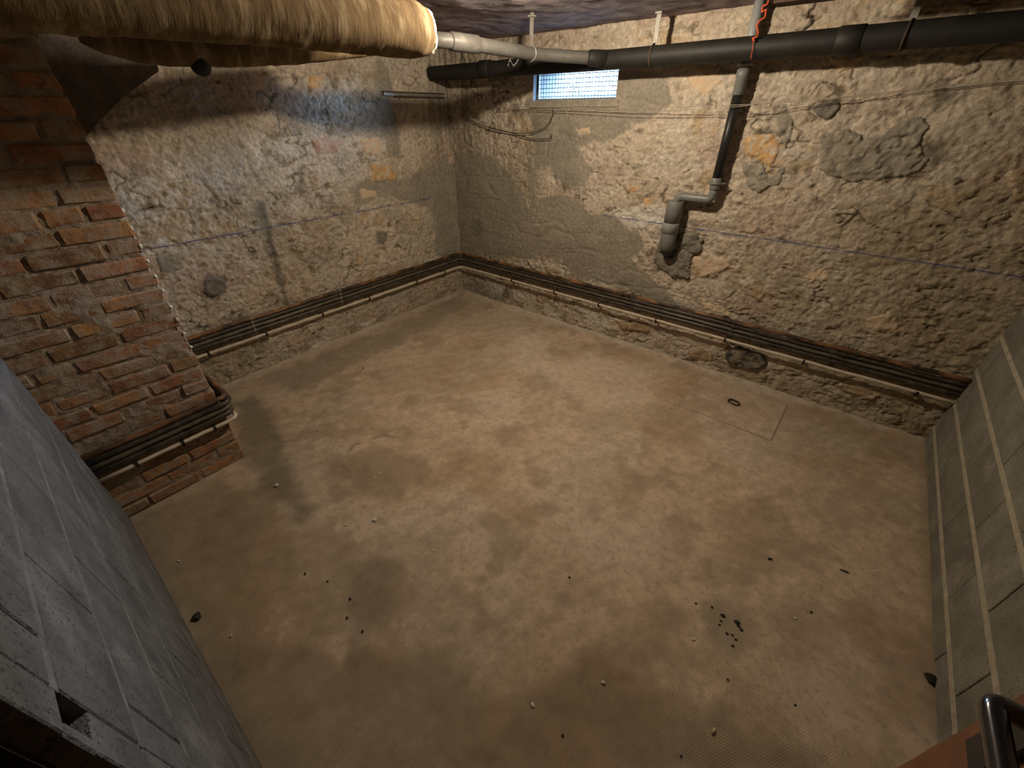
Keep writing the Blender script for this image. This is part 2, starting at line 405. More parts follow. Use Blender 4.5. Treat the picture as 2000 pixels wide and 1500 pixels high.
def floor_material():
    mt = mk('worn concrete floor', (1.14, 1.13, 1.12), (0.86, 0.855, 0.85), 16.0, 0.82, 0.0, tint=True, contrast=(0.32, 0.68),
            speck=((0.16, 0.12, 0.08), 120, 0.58, 0.80), dust=((0.30, 0.22, 0.14), 38, 0.52, 0.80), spec=0.25)
    N, L = mt.node_tree.nodes, mt.node_tree.links; B = N['Principled BSDF']
    g = N.new('ShaderNodeNewGeometry')
    def noise(sc, det, ro):
        n = N.new('ShaderNodeTexNoise'); n.inputs['Scale'].default_value = sc; n.inputs['Detail'].default_value = det
        n.inputs['Roughness'].default_value = ro; L.new(g.outputs['Position'], n.inputs['Vector']); return n.outputs['Fac']
    # faint ridges of a spiked roller, in patches
    rot = N.new('ShaderNodeVectorRotate'); rot.rotation_type = 'Z_AXIS'; rot.inputs['Angle'].default_value = 0.55
    L.new(g.outputs['Position'], rot.inputs['Vector'])
    w = N.new('ShaderNodeTexWave'); w.inputs['Scale'].default_value = 48; w.inputs['Distortion'].default_value = 1.2
    w.inputs['Detail'].default_value = 2; L.new(rot.outputs[0], w.inputs['Vector'])
    pm = N.new('ShaderNodeMapRange'); pm.inputs[1].default_value = 0.52; pm.inputs[2].default_value = 0.66
    L.new(noise(1.6, 2, 0.5), pm.inputs[0])
    mu = N.new('ShaderNodeMath'); mu.operation = 'MULTIPLY'; L.new(w.outputs['Fac'], mu.inputs[0]); L.new(pm.outputs[0], mu.inputs[1])
    b0 = N.new('ShaderNodeBump'); b0.inputs['Strength'].default_value = 0.22; b0.inputs['Distance'].default_value = 0.0025
    L.new(mu.outputs[0], b0.inputs['Height'])
    b1 = N.new('ShaderNodeBump'); b1.inputs['Strength'].default_value = 0.35; b1.inputs['Distance'].default_value = 0.003
    L.new(noise(85, 7, 0.7), b1.inputs['Height']); L.new(b0.outputs[0], b1.inputs['Normal'])
    L.new(b1.outputs[0], B.inputs['Normal'])
    return mt
M['floor'] = floor_material()

# ------------------------------------------------------------------ room dimensions
CEIL, RIGHT, FRONT = 2.13, 3.965, -3.24
PIER_X, PIER_Y = 0.90, -2.68
rng = random.Random(7)

def pw(axis, pts):
    """pixel outline -> outline in the wall's own (u, z) coordinates; axis 0 = left wall (u = -y), 1 = back wall (u = x)"""
    out = []
    for x, y in pts:
        p = at(x, y, axis, 0.0); out.append((-p[1] if axis == 0 else p[0], p[2]))
    return out
def pf(pts): return [tuple(at(x, y, 2, 0.0)[:2]) for x, y in pts]

# cement smears on the walls (flat, they only colour and smooth the render)
SMEAR_B = [pw(1, p) for p in (
    [(884,300),(970,312),(1000,345),(1022,385),(1045,440),(1078,452),(1095,470),(1104,500),(1000,500),(905,497),(893,420)],
    [(1036,200),(1215,208),(1225,240),(1200,268),(1160,268),(1130,290),(1150,330),(1140,365),(1110,370),(1085,350),(1075,320),(1045,332),(1038,280)],
    [(1055,390),(1090,385),(1130,395),(1150,420),(1200,430),(1240,455),(1250,480),(1235,505),(1250,530),(1290,560),(1315,592),(1250,577),(1180,545),(1120,540),(1100,500),(1070,455),(1048,430)],
    [(1208,143),(1302,150),(1308,200),(1272,230),(1220,228),(1203,180)],
    [(1030,210),(1042,330),(1050,420),(1036,420),(1030,330)])]
SMEAR_A = [pw(0, p) for p in (
    [(680,368),(720,352),(800,350),(868,306),(886,330),(903,500),(852,502),(845,402),(780,388),(740,384),(700,396)],
    [(735,115),(752,115),(778,303),(760,306)],
    [(845,140),(885,135),(886,270),(872,262)],
    [(496,400),(512,396),(532,462),(520,468)])]
DARK_A = [pw(0, p) for p in ([(392,560),(412,540),(446,545),(432,575),(402,588)], [(505,395),(513,396),(566,596),(558,598)], [(735,455),(752,455),(750,478),(738,478)])]
DARK_B = [pw(1, p) for p in ([(940,560),(985,555),(1000,575),(980,590),(950,580)], [(925,430),(940,430),(940,460),(925,460)],
    [(1820,165),(1850,160),(1860,190),(1830,205)], [(1780,285),(1850,275),(1850,305),(1810,325),(1790,310)], [(1480,260),(1500,255),(1510,275),(1490,285)])]
WHITE_B = [pw(1, p) for p in ([(945,550),(985,558),(978,578),(950,572)], [(1125,600),(1160,608),(1195,640),(1160,632)], [(1200,415),(1260,400),(1300,410),(1300,440),(1230,440)])]
WHITE_A = [pw(0, p) for p in ([(600,682),(650,660),(668,660),(620,690)], [(705,635),(730,625),(728,634),(712,640)], [(292,478),(318,468),(322,482),(296,490)])]

def wall_relief(axis, u, v):
    """height of the render in front of the wall plane"""
    sd = 100 + axis*200
    f1, f2, cid = worley(u + 0.06*(fbm(u, v, 0.2, 3, sd+60)-0.5), v + 0.06*(fbm(v, u, 0.2, 3, sd+70)-0.5), 0.30, 0.17, sd)
    edge = sstep(0.02, 0.30, f2-f1)
    h = 0.022*(fbm(u, v, 0.55, 3, sd+5)-0.5) + 0.0065*(edge-0.6)*(0.2+cid)
    r = fbm(u, v, 0.075, 5, sd+9)
    rough = 0.026*(r-0.5) + 0.013*(fbm(u, v, 0.03, 3, sd+17)-0.5) + 0.012*np.minimum(0, fbm(u, v*1.8, 0.045, 4, sd+21)-0.40)*4
    rough = rough + 0.007*(vn(u, v, 0.0135, sd+33)-0.5)
    wu = u + 0.05*(fbm(u, v, 0.10, 3, sd+81)-0.5); wv = v*1.7 + 0.05*(fbm(v, u, 0.10, 3, sd+83)-0.5)
    crk = sstep(0.020, 0.004, np.abs(fbm(wu, wv, 0.22, 3, sd+85)-0.5))*sstep(0.50, 0.60, fbm(u, v, 0.16, 3, sd+87))
    rough = rough - 0.009*crk
    sm = np.zeros(np.shape(u))
    for p in (SMEAR_A if axis == 0 else SMEAR_B): sm = np.maximum(sm, ragged(p, u, v, 0.045, 0.13, 5, 0.02))
    h = h + rough*(1-0.72*sm)
    return h, sm, edge, cid, crk*(1-0.6*sm)

def wall_tint(axis, u, v, h, sm, edge, cid, crk):
    sd = 500 + axis*50
    big = fbm(u, v, 0.5, 4, sd); mid = fbm(u, v, 0.12, 4, sd+3)
    c = np.ones(np.shape(u)+(3,))*np.array((0.56, 0.465, 0.355))
    c = mixc(c, (0.40, 0.325, 0.225), sstep(0.45, 0.7, big)*0.8)
    c = mixc(c, (0.60, 0.525, 0.42), sstep(0.5, 0.72, mid)*0.6)
    c = mixc(c, (0.42, 0.29, 0.15), sstep(0.35, 0.7, edge)*sstep(0.78, 0.86, cid)*sstep(0.4, 0.6, fbm(u, v, 0.06, 3, sd+8))*0.6)
    c = mixc(c, (0.48, 0.35, 0.27), sstep(0.35, 0.7, edge)*sstep(0.14, 0.08, cid)*0.5)
    c = mixc(c, (0.26, 0.20, 0.13), sstep(0.22, 0.0, edge)*sstep(0.52, 0.68, fbm(u, v, 0.25, 3, sd+12))*0.5)
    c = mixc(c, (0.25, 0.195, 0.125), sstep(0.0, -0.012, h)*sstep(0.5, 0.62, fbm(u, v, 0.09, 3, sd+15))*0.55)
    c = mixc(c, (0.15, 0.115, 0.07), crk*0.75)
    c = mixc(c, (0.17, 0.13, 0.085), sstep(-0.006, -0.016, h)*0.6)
    c = c*(0.72+0.56*fbm(u, v, 0.022, 3, sd+90))[..., None]
    cem = np.array((0.30, 0.265, 0.205))*(0.8+0.45*fbm(u, v, 0.13, 4, sd+20))[..., None]
    c = c*(1-0.9*sm[..., None]) + cem*0.9*sm[..., None]
    for p in (DARK_A if axis == 0 else DARK_B):
        c = mixc(c, (0.13, 0.115, 0.09), ragged(p, u, v, 0.03, 0.05, 8, 0.02)*0.75)
    for p in (WHITE_A if axis == 0 else WHITE_B):
        c = mixc(c, (0.70, 0.65, 0.56), ragged(p, u, v, 0.03, 0.04, 9, 0.015)*0.8)
    # damp and salts along the foot of the wall
    foot = sstep(0.26, 0.02, v + 0.18*(fbm(u, v, 0.2, 3, sd+25)-0.5))
    c = mixc(c, (0.62, 0.55, 0.44) if axis == 1 else (0.47, 0.41, 0.32), foot*sstep(0.48, 0.62, fbm(u, v, 0.08, 4, sd+28))*0.7)
    c = mixc(c, (0.24, 0.18, 0.11), foot*sstep(0.55, 0.66, fbm(u, v*2, 0.11, 4, sd+31))*0.7)
    # drips of soot running down beside the inner corner
    cor = sstep(0.45, 0.05, u)*sstep(1.05, 1.6, v)
    c = mixc(c, (0.13, 0.105, 0.075), cor*sstep(0.60, 0.70, vn(u, v*0.03, 0.022, sd+40))*0.75)
    # brown grime plus light falloff painted in, towards the window wall's far right
    if axis == 1:
        c = mixc(c, (0.33, 0.255, 0.155), sstep(2.9, 3.9, u + 0.5*(fbm(u, v, 0.4, 3, sd+44)-0.5))*0.55)
        c = mixc(c, (0.30, 0.26, 0.20), sstep(0.75, 0.2, u + 0.5*(fbm(u, v, 0.3, 4, sd+46)-0.5))*sstep(1.75, 1.3, v)*0.55)
    else:
        c = mixc(c, (0.40, 0.35, 0.285), sstep(0.5, 0.64, fbm(u, v, 0.3, 4, sd+47))*0.5)
    return c

def make_stone_wall(name, axis, u0, u1, hole=None, step=0.0062):
    nu = int((u1-u0)/step)+1; nv = int(CEIL/step)+2
    us = np.linspace(u0, u1, nu); vs = np.linspace(0, CEIL+0.02, nv)
    U, V = np.meshgrid(us, vs, indexing='ij')
    h, sm, ed, cid, crk = wall_relief(axis, U, V)
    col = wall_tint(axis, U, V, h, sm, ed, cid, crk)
    if hole:                                   # thin the relief to nothing at the opening's edge
        a0, a1, b0, b1 = hole
        d = np.maximum(np.maximum(a0-U, U-a1), np.maximum(b0-V, V-b1))
        h = h*sstep(0.0, 0.05, d)
    if axis == 0: P = np.stack([h, -U, V], -1)
    else: P = np.stack([U, -h, V], -1)
    idx = np.arange(nu*nv).reshape(nu, nv)
    q = np.stack([idx[:-1,:-1], idx[1:,:-1], idx[1:,1:], idx[:-1,1:]], -1)
    if axis == 0: q = q[..., ::-1]
    if hole:
        uc = (U[:-1,:-1]+U[1:,1:])/2; vc = (V[:-1,:-1]+V[1:,1:])/2
        keep = ~((uc > hole[0]) & (uc < hole[1]) & (vc > hole[2]) & (vc < hole[3]))
        q = q[keep]
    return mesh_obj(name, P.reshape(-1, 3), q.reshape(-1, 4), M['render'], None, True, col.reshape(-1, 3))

def relief_patch(name, axis, poly, mat, parent, proud=0.012, res=0.008, amp=0.026, seed=3, edge=0.02, lumpy=0.006, label=None, own=0.35):
    """a stone or a trowelled patch set into the wall: its own outline, thickness and surface"""
    poly = np.asarray(poly, float); mg = 0.03
    us = np.arange(poly[:,0].min()-mg, poly[:,0].max()+mg, res); vs = np.arange(max(0.0, poly[:,1].min()-mg), poly[:,1].max()+mg, res)
    U, V = np.meshgrid(us, vs, indexing='ij')
    d = sdf(poly, U, V) + amp*2*(fbm(U, V, 0.05, 4, seed)-0.5)
    h, *_ = wall_relief(axis, U, V)
    mean = h[d > 0].mean() if (d > 0).any() else 0.0
    m_ = sstep(-0.004, edge, d)
    top = mean*(1-own) + h*own + proud + lumpy*2*(fbm(U, V, 0.05, 4, seed+4)-0.5)
    Z = np.where(d > -0.004, h*(1-m_) + np.maximum(top, h*0.5+mean*0.5+0.003)*m_ - 0.004*(1-m_), h-0.012)
    keep = d > -0.012
    P = np.stack([Z, -U, V], -1) if axis == 0 else np.stack([U, -Z, V], -1)
    idx = -np.ones(U.shape, int); cells = keep[:-1,:-1] & keep[1:,:-1] & keep[1:,1:] & keep[:-1,1:]
    full = np.arange(U.size).reshape(U.shape)
    q = np.stack([full[:-1,:-1], full[1:,:-1], full[1:,1:], full[:-1,1:]], -1)[cells]
    if axis == 0: q = q[:, ::-1]
    used = np.unique(q); remap = -np.ones(U.size, int); remap[used] = np.arange(len(used))
    o = mesh_obj(name, P.reshape(-1, 3)[used], remap[q], mat, parent, True)
    if label: o['label'] = label
    return o

# ------------------------------------------------------------------ floor
def make_floor():
    x0, x1, y0, y1, st = -0.05, 4.05, -4.3, 0.05, 0.0115
    nx = int((x1-x0)/st); ny = int((y1-y0)/st)
    X, Y = np.meshgrid(np.linspace(x0, x1, nx), np.linspace(y0, y1, ny), indexing='ij')
    h = 0.006*(fbm(X, Y, 0.6, 3, 900)-0.5) + 0.0028*(fbm(X, Y, 0.05, 4, 905)-0.5)
    wall = np.minimum(np.minimum(X, -Y), RIGHT-X)               # rubble fillet at the foot of the stone walls
    foot = np.minimum(X, -Y)
    h = h + 0.012*sstep(0.09, 0.0, foot + 0.07*(fbm(X, Y, 0.11, 4, 910)-0.5))
    flat = sdf(HATCH, X, Y); h = h*sstep(0.02, -0.05, flat) - 0.002*sstep(-0.01, 0.02, flat)
    c = np.ones(X.shape+(3,))*np.array((0.49, 0.38, 0.265))
    c = mixc(c, (0.37, 0.262, 0.16), sstep(0.48, 0.68, fbm(X, Y, 0.7, 5, 920))*0.8)
    c = mixc(c, (0.50, 0.41, 0.31), sstep(0.5, 0.7, fbm(X, Y, 0.45, 5, 930))*0.75)
    c = mixc(c, (0.37, 0.305, 0.205), sstep(0.52, 0.68, fbm(X, Y, 0.55, 5, 940))*0.5)
    ca, sa = math.cos(0.5), math.sin(0.5)
    c = c*(0.86+0.28*fbm(X*ca-Y*sa, (X*sa+Y*ca)*0.22, 0.035, 3, 980))[..., None]*(0.9+0.2*fbm(X, Y, 0.03, 3, 985))[..., None]
    c = mixc(c, (0.27, 0.20, 0.13), sstep(0.58, 0.72, fbm(X, Y, 0.18, 5, 950))*0.5)
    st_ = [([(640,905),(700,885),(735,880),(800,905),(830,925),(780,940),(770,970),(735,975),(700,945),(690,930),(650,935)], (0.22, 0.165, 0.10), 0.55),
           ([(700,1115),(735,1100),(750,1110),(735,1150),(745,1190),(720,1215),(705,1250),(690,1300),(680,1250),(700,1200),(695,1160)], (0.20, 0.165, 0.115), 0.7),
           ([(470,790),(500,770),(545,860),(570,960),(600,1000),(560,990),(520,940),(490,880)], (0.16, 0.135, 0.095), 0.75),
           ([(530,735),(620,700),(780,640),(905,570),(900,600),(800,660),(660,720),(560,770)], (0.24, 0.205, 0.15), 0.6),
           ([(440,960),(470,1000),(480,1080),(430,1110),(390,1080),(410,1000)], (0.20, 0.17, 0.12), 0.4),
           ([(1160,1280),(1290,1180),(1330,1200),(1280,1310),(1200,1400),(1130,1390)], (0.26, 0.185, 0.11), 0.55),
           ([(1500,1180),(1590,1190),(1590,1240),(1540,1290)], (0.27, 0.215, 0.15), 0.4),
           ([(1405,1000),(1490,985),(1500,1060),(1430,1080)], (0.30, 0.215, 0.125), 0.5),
           ([(430,1500),(420,1330),(560,1260),(700,1300),(860,1270),(930,1380),(1060,1370),(1150,1290),(1230,1380),(1420,1420),(1560,1500)], (0.215, 0.165, 0.105), 0.62),  # broad brown dirt that also paints the foreground's dimmer light
           ([(280,1020),(420,950),(520,960),(560,1060),(520,1180),(470,1300),(400,1290),(330,1130)], (0.225, 0.165, 0.10), 0.6),  # brown dirt at the left, likewise darkened in place of weaker light
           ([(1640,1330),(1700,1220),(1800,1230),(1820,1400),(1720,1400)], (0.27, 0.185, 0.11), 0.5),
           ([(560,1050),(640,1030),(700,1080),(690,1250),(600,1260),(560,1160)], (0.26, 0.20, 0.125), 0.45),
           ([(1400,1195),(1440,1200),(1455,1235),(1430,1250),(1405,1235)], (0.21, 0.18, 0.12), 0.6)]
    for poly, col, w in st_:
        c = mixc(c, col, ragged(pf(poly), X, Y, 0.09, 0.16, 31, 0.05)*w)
    for poly in ([(1000,665),(1060,655),(1070,690),(1020,700)], [(1060,720),(1150,690),(1250,720),(1280,780),(1150,800)], [(930,780),(1000,760),(1010,810),(950,820)],
                 [(1130,1030),(1260,1000),(1300,1060),(1240,1120),(1140,1100)], [(1560,1330),(1680,1290),(1690,1420),(1590,1450)], [(1085,620),(1135,610),(1190,640),(1140,640)]):
        c = mixc(c, (0.56, 0.465, 0.355), ragged(pf(poly), X, Y, 0.10, 0.2, 37, 0.07)*0.55)
    ring = np.abs(sdf(pf([(665,910),(690,870),(750,850),(800,860),(790,900),(720,905),(700,930)]), X, Y))
    c = mixc(c, (0.18, 0.14, 0.09), sstep(0.014, 0.003, ring)*sstep(0.5, 0.6, fbm(X, Y, 0.12, 3, 960))*0.7)
    c = mixc(c, (0.55, 0.49, 0.40), sstep(0.10, 0.0, foot + 0.10*(fbm(X, Y, 0.08, 4, 970)-0.5))*0.6)
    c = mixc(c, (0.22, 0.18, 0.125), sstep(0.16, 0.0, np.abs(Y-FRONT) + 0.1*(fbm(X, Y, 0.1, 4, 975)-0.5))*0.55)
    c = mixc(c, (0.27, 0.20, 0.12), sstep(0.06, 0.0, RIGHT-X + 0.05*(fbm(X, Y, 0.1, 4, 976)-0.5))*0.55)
    idx = np.arange(nx*ny).reshape(nx, ny)
    q = np.stack([idx[:-1,:-1], idx[1:,:-1], idx[1:,1:], idx[:-1,1:]], -1).reshape(-1, 4)
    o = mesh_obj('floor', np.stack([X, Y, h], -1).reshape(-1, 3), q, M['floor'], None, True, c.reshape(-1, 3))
    return tag(o, 'worn stained brown concrete cellar floor', kind='structure')
HATCH = [(2.665, -0.60), (3.23, -0.60), (3.235, -0.145), (2.665, -0.13)]
make_floor()

# ------------------------------------------------------------------ the two rubble walls
wl = make_stone_wall('wall_left', 0, -0.02, 2.78)
tag(wl, 'rough lime rendered rubble wall behind the brick pier', kind='structure')
wb = make_stone_wall('wall_back', 1, -0.02, RIGHT+0.03, (WX0, WX1, WZ0, WZ1))
tag(wb, 'rough rubble wall with the cellar window and drain pipe', kind='structure')
for nm, pts, mt, pr in (
    ('cement_patch', [(1285,480),(1300,462),(1345,455),(1376,468),(1370,490),(1352,505),(1346,545),(1320,541),(1285,525),(1274,500)], 'cement_dark', 0.02),
    ('cement_patch', [(1605,265),(1660,250),(1690,275),(1720,260),(1760,230),(1800,228),(1815,250),(1795,285),(1815,310),(1800,335),(1760,345),(1690,355),(1620,347),(1604,330)], 'cement', 0.012),
    ('cement_patch', [(1514,215),(1535,203),(1551,235),(1545,270),(1535,297),(1520,270)], 'cement', 0.010),
    ('cement_patch', [(1450,320),(1485,314),(1505,340),(1540,318),(1520,360),(1485,376),(1460,365)], 'cement', 0.010),
    ('stone', [(1588,207),(1612,194),(1645,190),(1647,210),(1626,235),(1606,241)], 'darkstone', 0.018),
    ('stone', [(1343,137),(1405,130),(1411,165),(1385,186),(1350,176)], 'peach', 0.008),
    ('stone', [(1452,285),(1462,262),(1490,255),(1505,262),(1526,290),(1520,320),(1500,332),(1480,310),(1452,304)], 'ochre', 0.012),
    ('stone', [(1622,112),(1692,104),(1676,140),(1634,146)], 'peach', 0.010),
    ('stone', [(1220,362),(1246,360),(1246,378),(1222,381)], 'ochre', 0.008),
    ('stone', [(1256,386),(1278,384),(1277,408),(1258,409)], 'ochre', 0.006),
    ('stone', [(1120,250),(1150,246),(1158,262),(1132,268)], 'peach', 0.006),
    ('stone', [(1202,625),(1265,628),(1271,651),(1214,648)], 'brownstone', 0.016),
    ('stone', [(1418,690),(1440,672),(1490,684),(1503,712),(1482,723),(1440,718),(1420,704)], 'soot_stone', 0.030),
    ('stone', [(1338,684),(1370,676),(1398,690),(1392,706),(1350,703)], 'brownstone', 0.012),
    ('stone', [(1050,572),(1075,580),(1070,592),(1040,588)], 'brownstone', 0.012),
    ('stone', [(1365,590),(1410,598),(1428,620),(1380,615)], 'peach', 0.012),
    ('stone', [(1468,565),(1490,562),(1492,592),(1472,596)], 'brownstone', 0.010),
    ('stone', [(1350,500),(1420,505),(1440,525),(1370,540)], 'peach', 0.006),
    ('stone', [(1635,742),(1720,770),(1710,785),(1640,765)], 'brownstone', 0.014),
    ('stone', [(1960,335),(2000,320),(2020,400),(1965,395)], 'brownstone', 0.010),
    ('stone', [(1960,85),(1998,78),(1998,105),(1970,112)], 'redstone', 0.010),
    ('stone', [(1690,620),(1740,610),(1760,650),(1700,655)], 'peach', 0.010),
    ('stone', [(1570,530),(1610,525),(1620,550),(1580,556)], 'peach', 0.008),
    ('stone', [(1310,390),(1320,380),(1330,400),(1312,410)], 'brownstone', 0.006)):
    relief_patch(nm, 1, pw(1, pts), M[mt], wb, pr, seed=rng.randint(1, 90), edge=0.020 if nm == 'stone' else 0.007,
                 own=0.6 if nm == 'stone' else 0.95, lumpy=0.009 if nm == 'stone' else 0.011, res=0.0062)
for nm, pts, mt, pr in (
    ('stone', [(722,322),(768,324),(776,350),(726,356)], 'ochre', 0.008),
    ('stone', [(702,270),(745,264),(746,300),(716,302)], 'peach', 0.008),
    ('stone', [(606,270),(675,272),(662,300),(622,303)], 'redstone', 0.010),
    ('stone', [(600,140),(632,146),(628,176),(602,172)], 'ochre', 0.005),
    ('stone', [(556,245),(590,250),(596,270),(568,266)], 'cement', 0.006),
    ('stone', [(390,560),(414,538),(446,546),(432,576),(402,588)], 'darkstone', 0.012),
    ('stone', [(700,370),(735,366),(738,386),(706,392)], 'peach', 0.006),
    ('stone', [(766,520),(786,514),(790,526),(772,532)], 'redstone', 0.006),
    ('stone', [(480,150),(525,140),(530,175),(488,180)], 'peach', 0.006),
    ('stone', [(300,500),(350,495),(360,525),(310,535)], 'cement', 0.008)):
    relief_patch(nm, 0, pw(0, pts), M[mt], wl, pr, seed=rng.randint(1, 90), own=0.55, lumpy=0.007, res=0.0062)

# ------------------------------------------------------------------ ceiling
def make_ceiling():
    st = 0.02; xs = np.arange(-0.05, 4.06, st); ys = np.arange(-4.32, 0.06, st)
    X, Y = np.meshgrid(xs, ys, indexing='ij')
    h = 0.03*(fbm(X, Y, 0.35, 5, 1200)-0.5) + 0.012*(fbm(X, Y*0.5, 0.06, 4, 1210)-0.5)
    idx = np.arange(X.size).reshape(X.shape)
    q = np.stack([idx[:-1,:-1], idx[:-1,1:], idx[1:,1:], idx[1:,:-1]], -1).reshape(-1, 4)
    o = mesh_obj('ceiling', np.stack([X, Y, CEIL-h], -1).reshape(-1, 3), q, M['ceiling'], None, True)
    tag(o, 'low sooty rough plaster cellar ceiling', kind='structure')
    slab = MB().box((-0.5, -4.6, CEIL+0.05), (4.5, 0.5, CEIL+0.25)); slab.build('slab', M['plain_dark'], o)
make_ceiling()

# ------------------------------------------------------------------ concrete block walls
def block_wall(name, axis, plane, a0, a1, rows, into, joints, parent_mb, jmat, label, jh=0.0115, jp=0.0145, bmat='block'):
    """rows = list of (z0, z1); joints[r] = positions of the upright joints; into = direction of the wall's body"""
    root = parent_mb.build(name, M['block_core']); tag(root, label, kind='structure')
    meshes = {}
    def slab(u0, u1, z0, z1, proud, depth, bev):
        # local mesh around the block's own centre, shared by alike blocks
        key = (round(u1-u0, 3), round(z1-z0, 3), depth, bev)
        if key not in meshes:
            w, hgt = (u1-u0)/2, (z1-z0)/2
            mb = MB()
            if axis == 0: mb.box((-depth/2, -w, -hgt), (depth/2, w, hgt), bev)
            else: mb.box((-w, -depth/2, -hgt), (w, depth/2, hgt), bev)
            me = bpy.data.meshes.new('block' if bev > 0.0015 else 'mortar_joint'); me.from_pydata(mb.v, [], mb.f); meshes[key] = me
        c = plane + into*(depth/2) - into*proud
        loc = (c, (u0+u1)/2, (z0+z1)/2) if axis == 0 else ((u0+u1)/2, c, (z0+z1)/2)
        return meshes[key], loc
    rr = random.Random(3)
    for r, (z0, z1) in enumerate(rows):
        js = [a0] + [j for j in joints[r] if a0+0.03 < j < a1-0.03] + [a1]
        for u0, u1 in zip(js, js[1:]):
            me, loc = slab(u0+0.0022, u1-0.0022, z0+0.006, z1-0.006, 0.012+rr.uniform(-0.0012, 0.0012), 0.05, 0.0022)
            if not me.materials: me.materials.append(M[bmat])
            o = bpy.data.objects.new('block', me); o.location = loc; link(o, root)
        if z0 > 0.02:
            me, loc = slab(a0, a1, z0-jh, z0+jh, jp, 0.03, 0.001)
            if not me.materials: me.materials.append(jmat)
            o = bpy.data.objects.new('mortar_joint', me); o.location = loc; link(o, root)
    return root
ROWS = [(0.0, 0.10)] + [(0.10+0.2*k, 0.30+0.2*k) for k in range(10)] + [(2.10, CEIL+0.03)]
JR = [[-0.75, -1.16, -1.56, -2.0, -2.4, -2.8] if r == 0 else ([-0.145-0.4*k for k in range(9)] if r % 2 else [-0.335-0.4*k for k in range(9)]) for r in range(len(ROWS))]
mb = MB().box((RIGHT, -4.4, -0.1), (RIGHT+0.2, 0.3, CEIL+0.1))
block_wall('wall_right', 0, RIGHT, -3.5, 0.0, ROWS, 1, [sorted(j) for j in JR], mb, M['joint_pale'], 'grey concrete block wall with pale mortar joints on the right')
FR_END = 2.72
JF = [[0.97+0.4*k for k in range(6)] if r % 2 == 0 else [0.77+0.2*0+0.4*k+0.2 for k in range(6)] for r in range(len(ROWS))]
JF = [[1.37, 1.77, 2.17, 2.57] if r % 2 == 0 else [1.17, 1.57, 1.97, 2.37] for r in range(len(ROWS))]
mb = MB().box((-0.2, FRONT-0.2, -0.1), (2.655, FRONT, CEIL+0.1))
mb.box((2.655, FRONT-0.2, -0.1), (FR_END, FRONT-0.05, CEIL+0.1))
mb.box((FR_END, FRONT-0.2, 2.04), (RIGHT+0.1, FRONT, CEIL+0.1)); mb.box((3.56, FRONT-0.2, -0.1), (RIGHT+0.1, FRONT, 2.04))
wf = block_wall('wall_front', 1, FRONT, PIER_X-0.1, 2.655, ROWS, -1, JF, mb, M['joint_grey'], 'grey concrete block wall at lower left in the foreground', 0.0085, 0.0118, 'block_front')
# end of the front wall beside the doorway: short blocks around the broken latch pocket
for z0, z1 in ROWS:
    if 1.0 < z1 < 1.2:
        b = MB().box((2.6555, FRONT-0.05, z0+0.006), (FR_END, FRONT+0.012, 1.036), 0.002)
        b.box((2.700, FRONT-0.05, 1.036), (FR_END, FRONT+0.0115, z1-0.0005), 0.003)
    else:
        b = MB().box((2.6555, FRONT-0.05, z0+0.0005), (FR_END, FRONT+0.012, z1-0.0005), 0.002)
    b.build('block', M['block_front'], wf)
mb = MB().box((FR_END-0.004, FRONT-0.2, 0.0), (FR_END+0.010, FRONT-0.012, 2.04)); mb.build('jamb', M['jamb'], wf)  # thin sheet over the wall end, its shade put in as black
# dark passage behind the doorway
mb = MB().box((1.9, -4.5, -0.1), (2.0, -3.4, CEIL+0.1)); mb.box((1.9, -4.6, -0.1), (RIGHT+0.2, -4.3, CEIL+0.1))
tag(mb.build('wall_passage', M['plain_dark']), 'dark masonry of the passage behind the doorway', kind='structure')

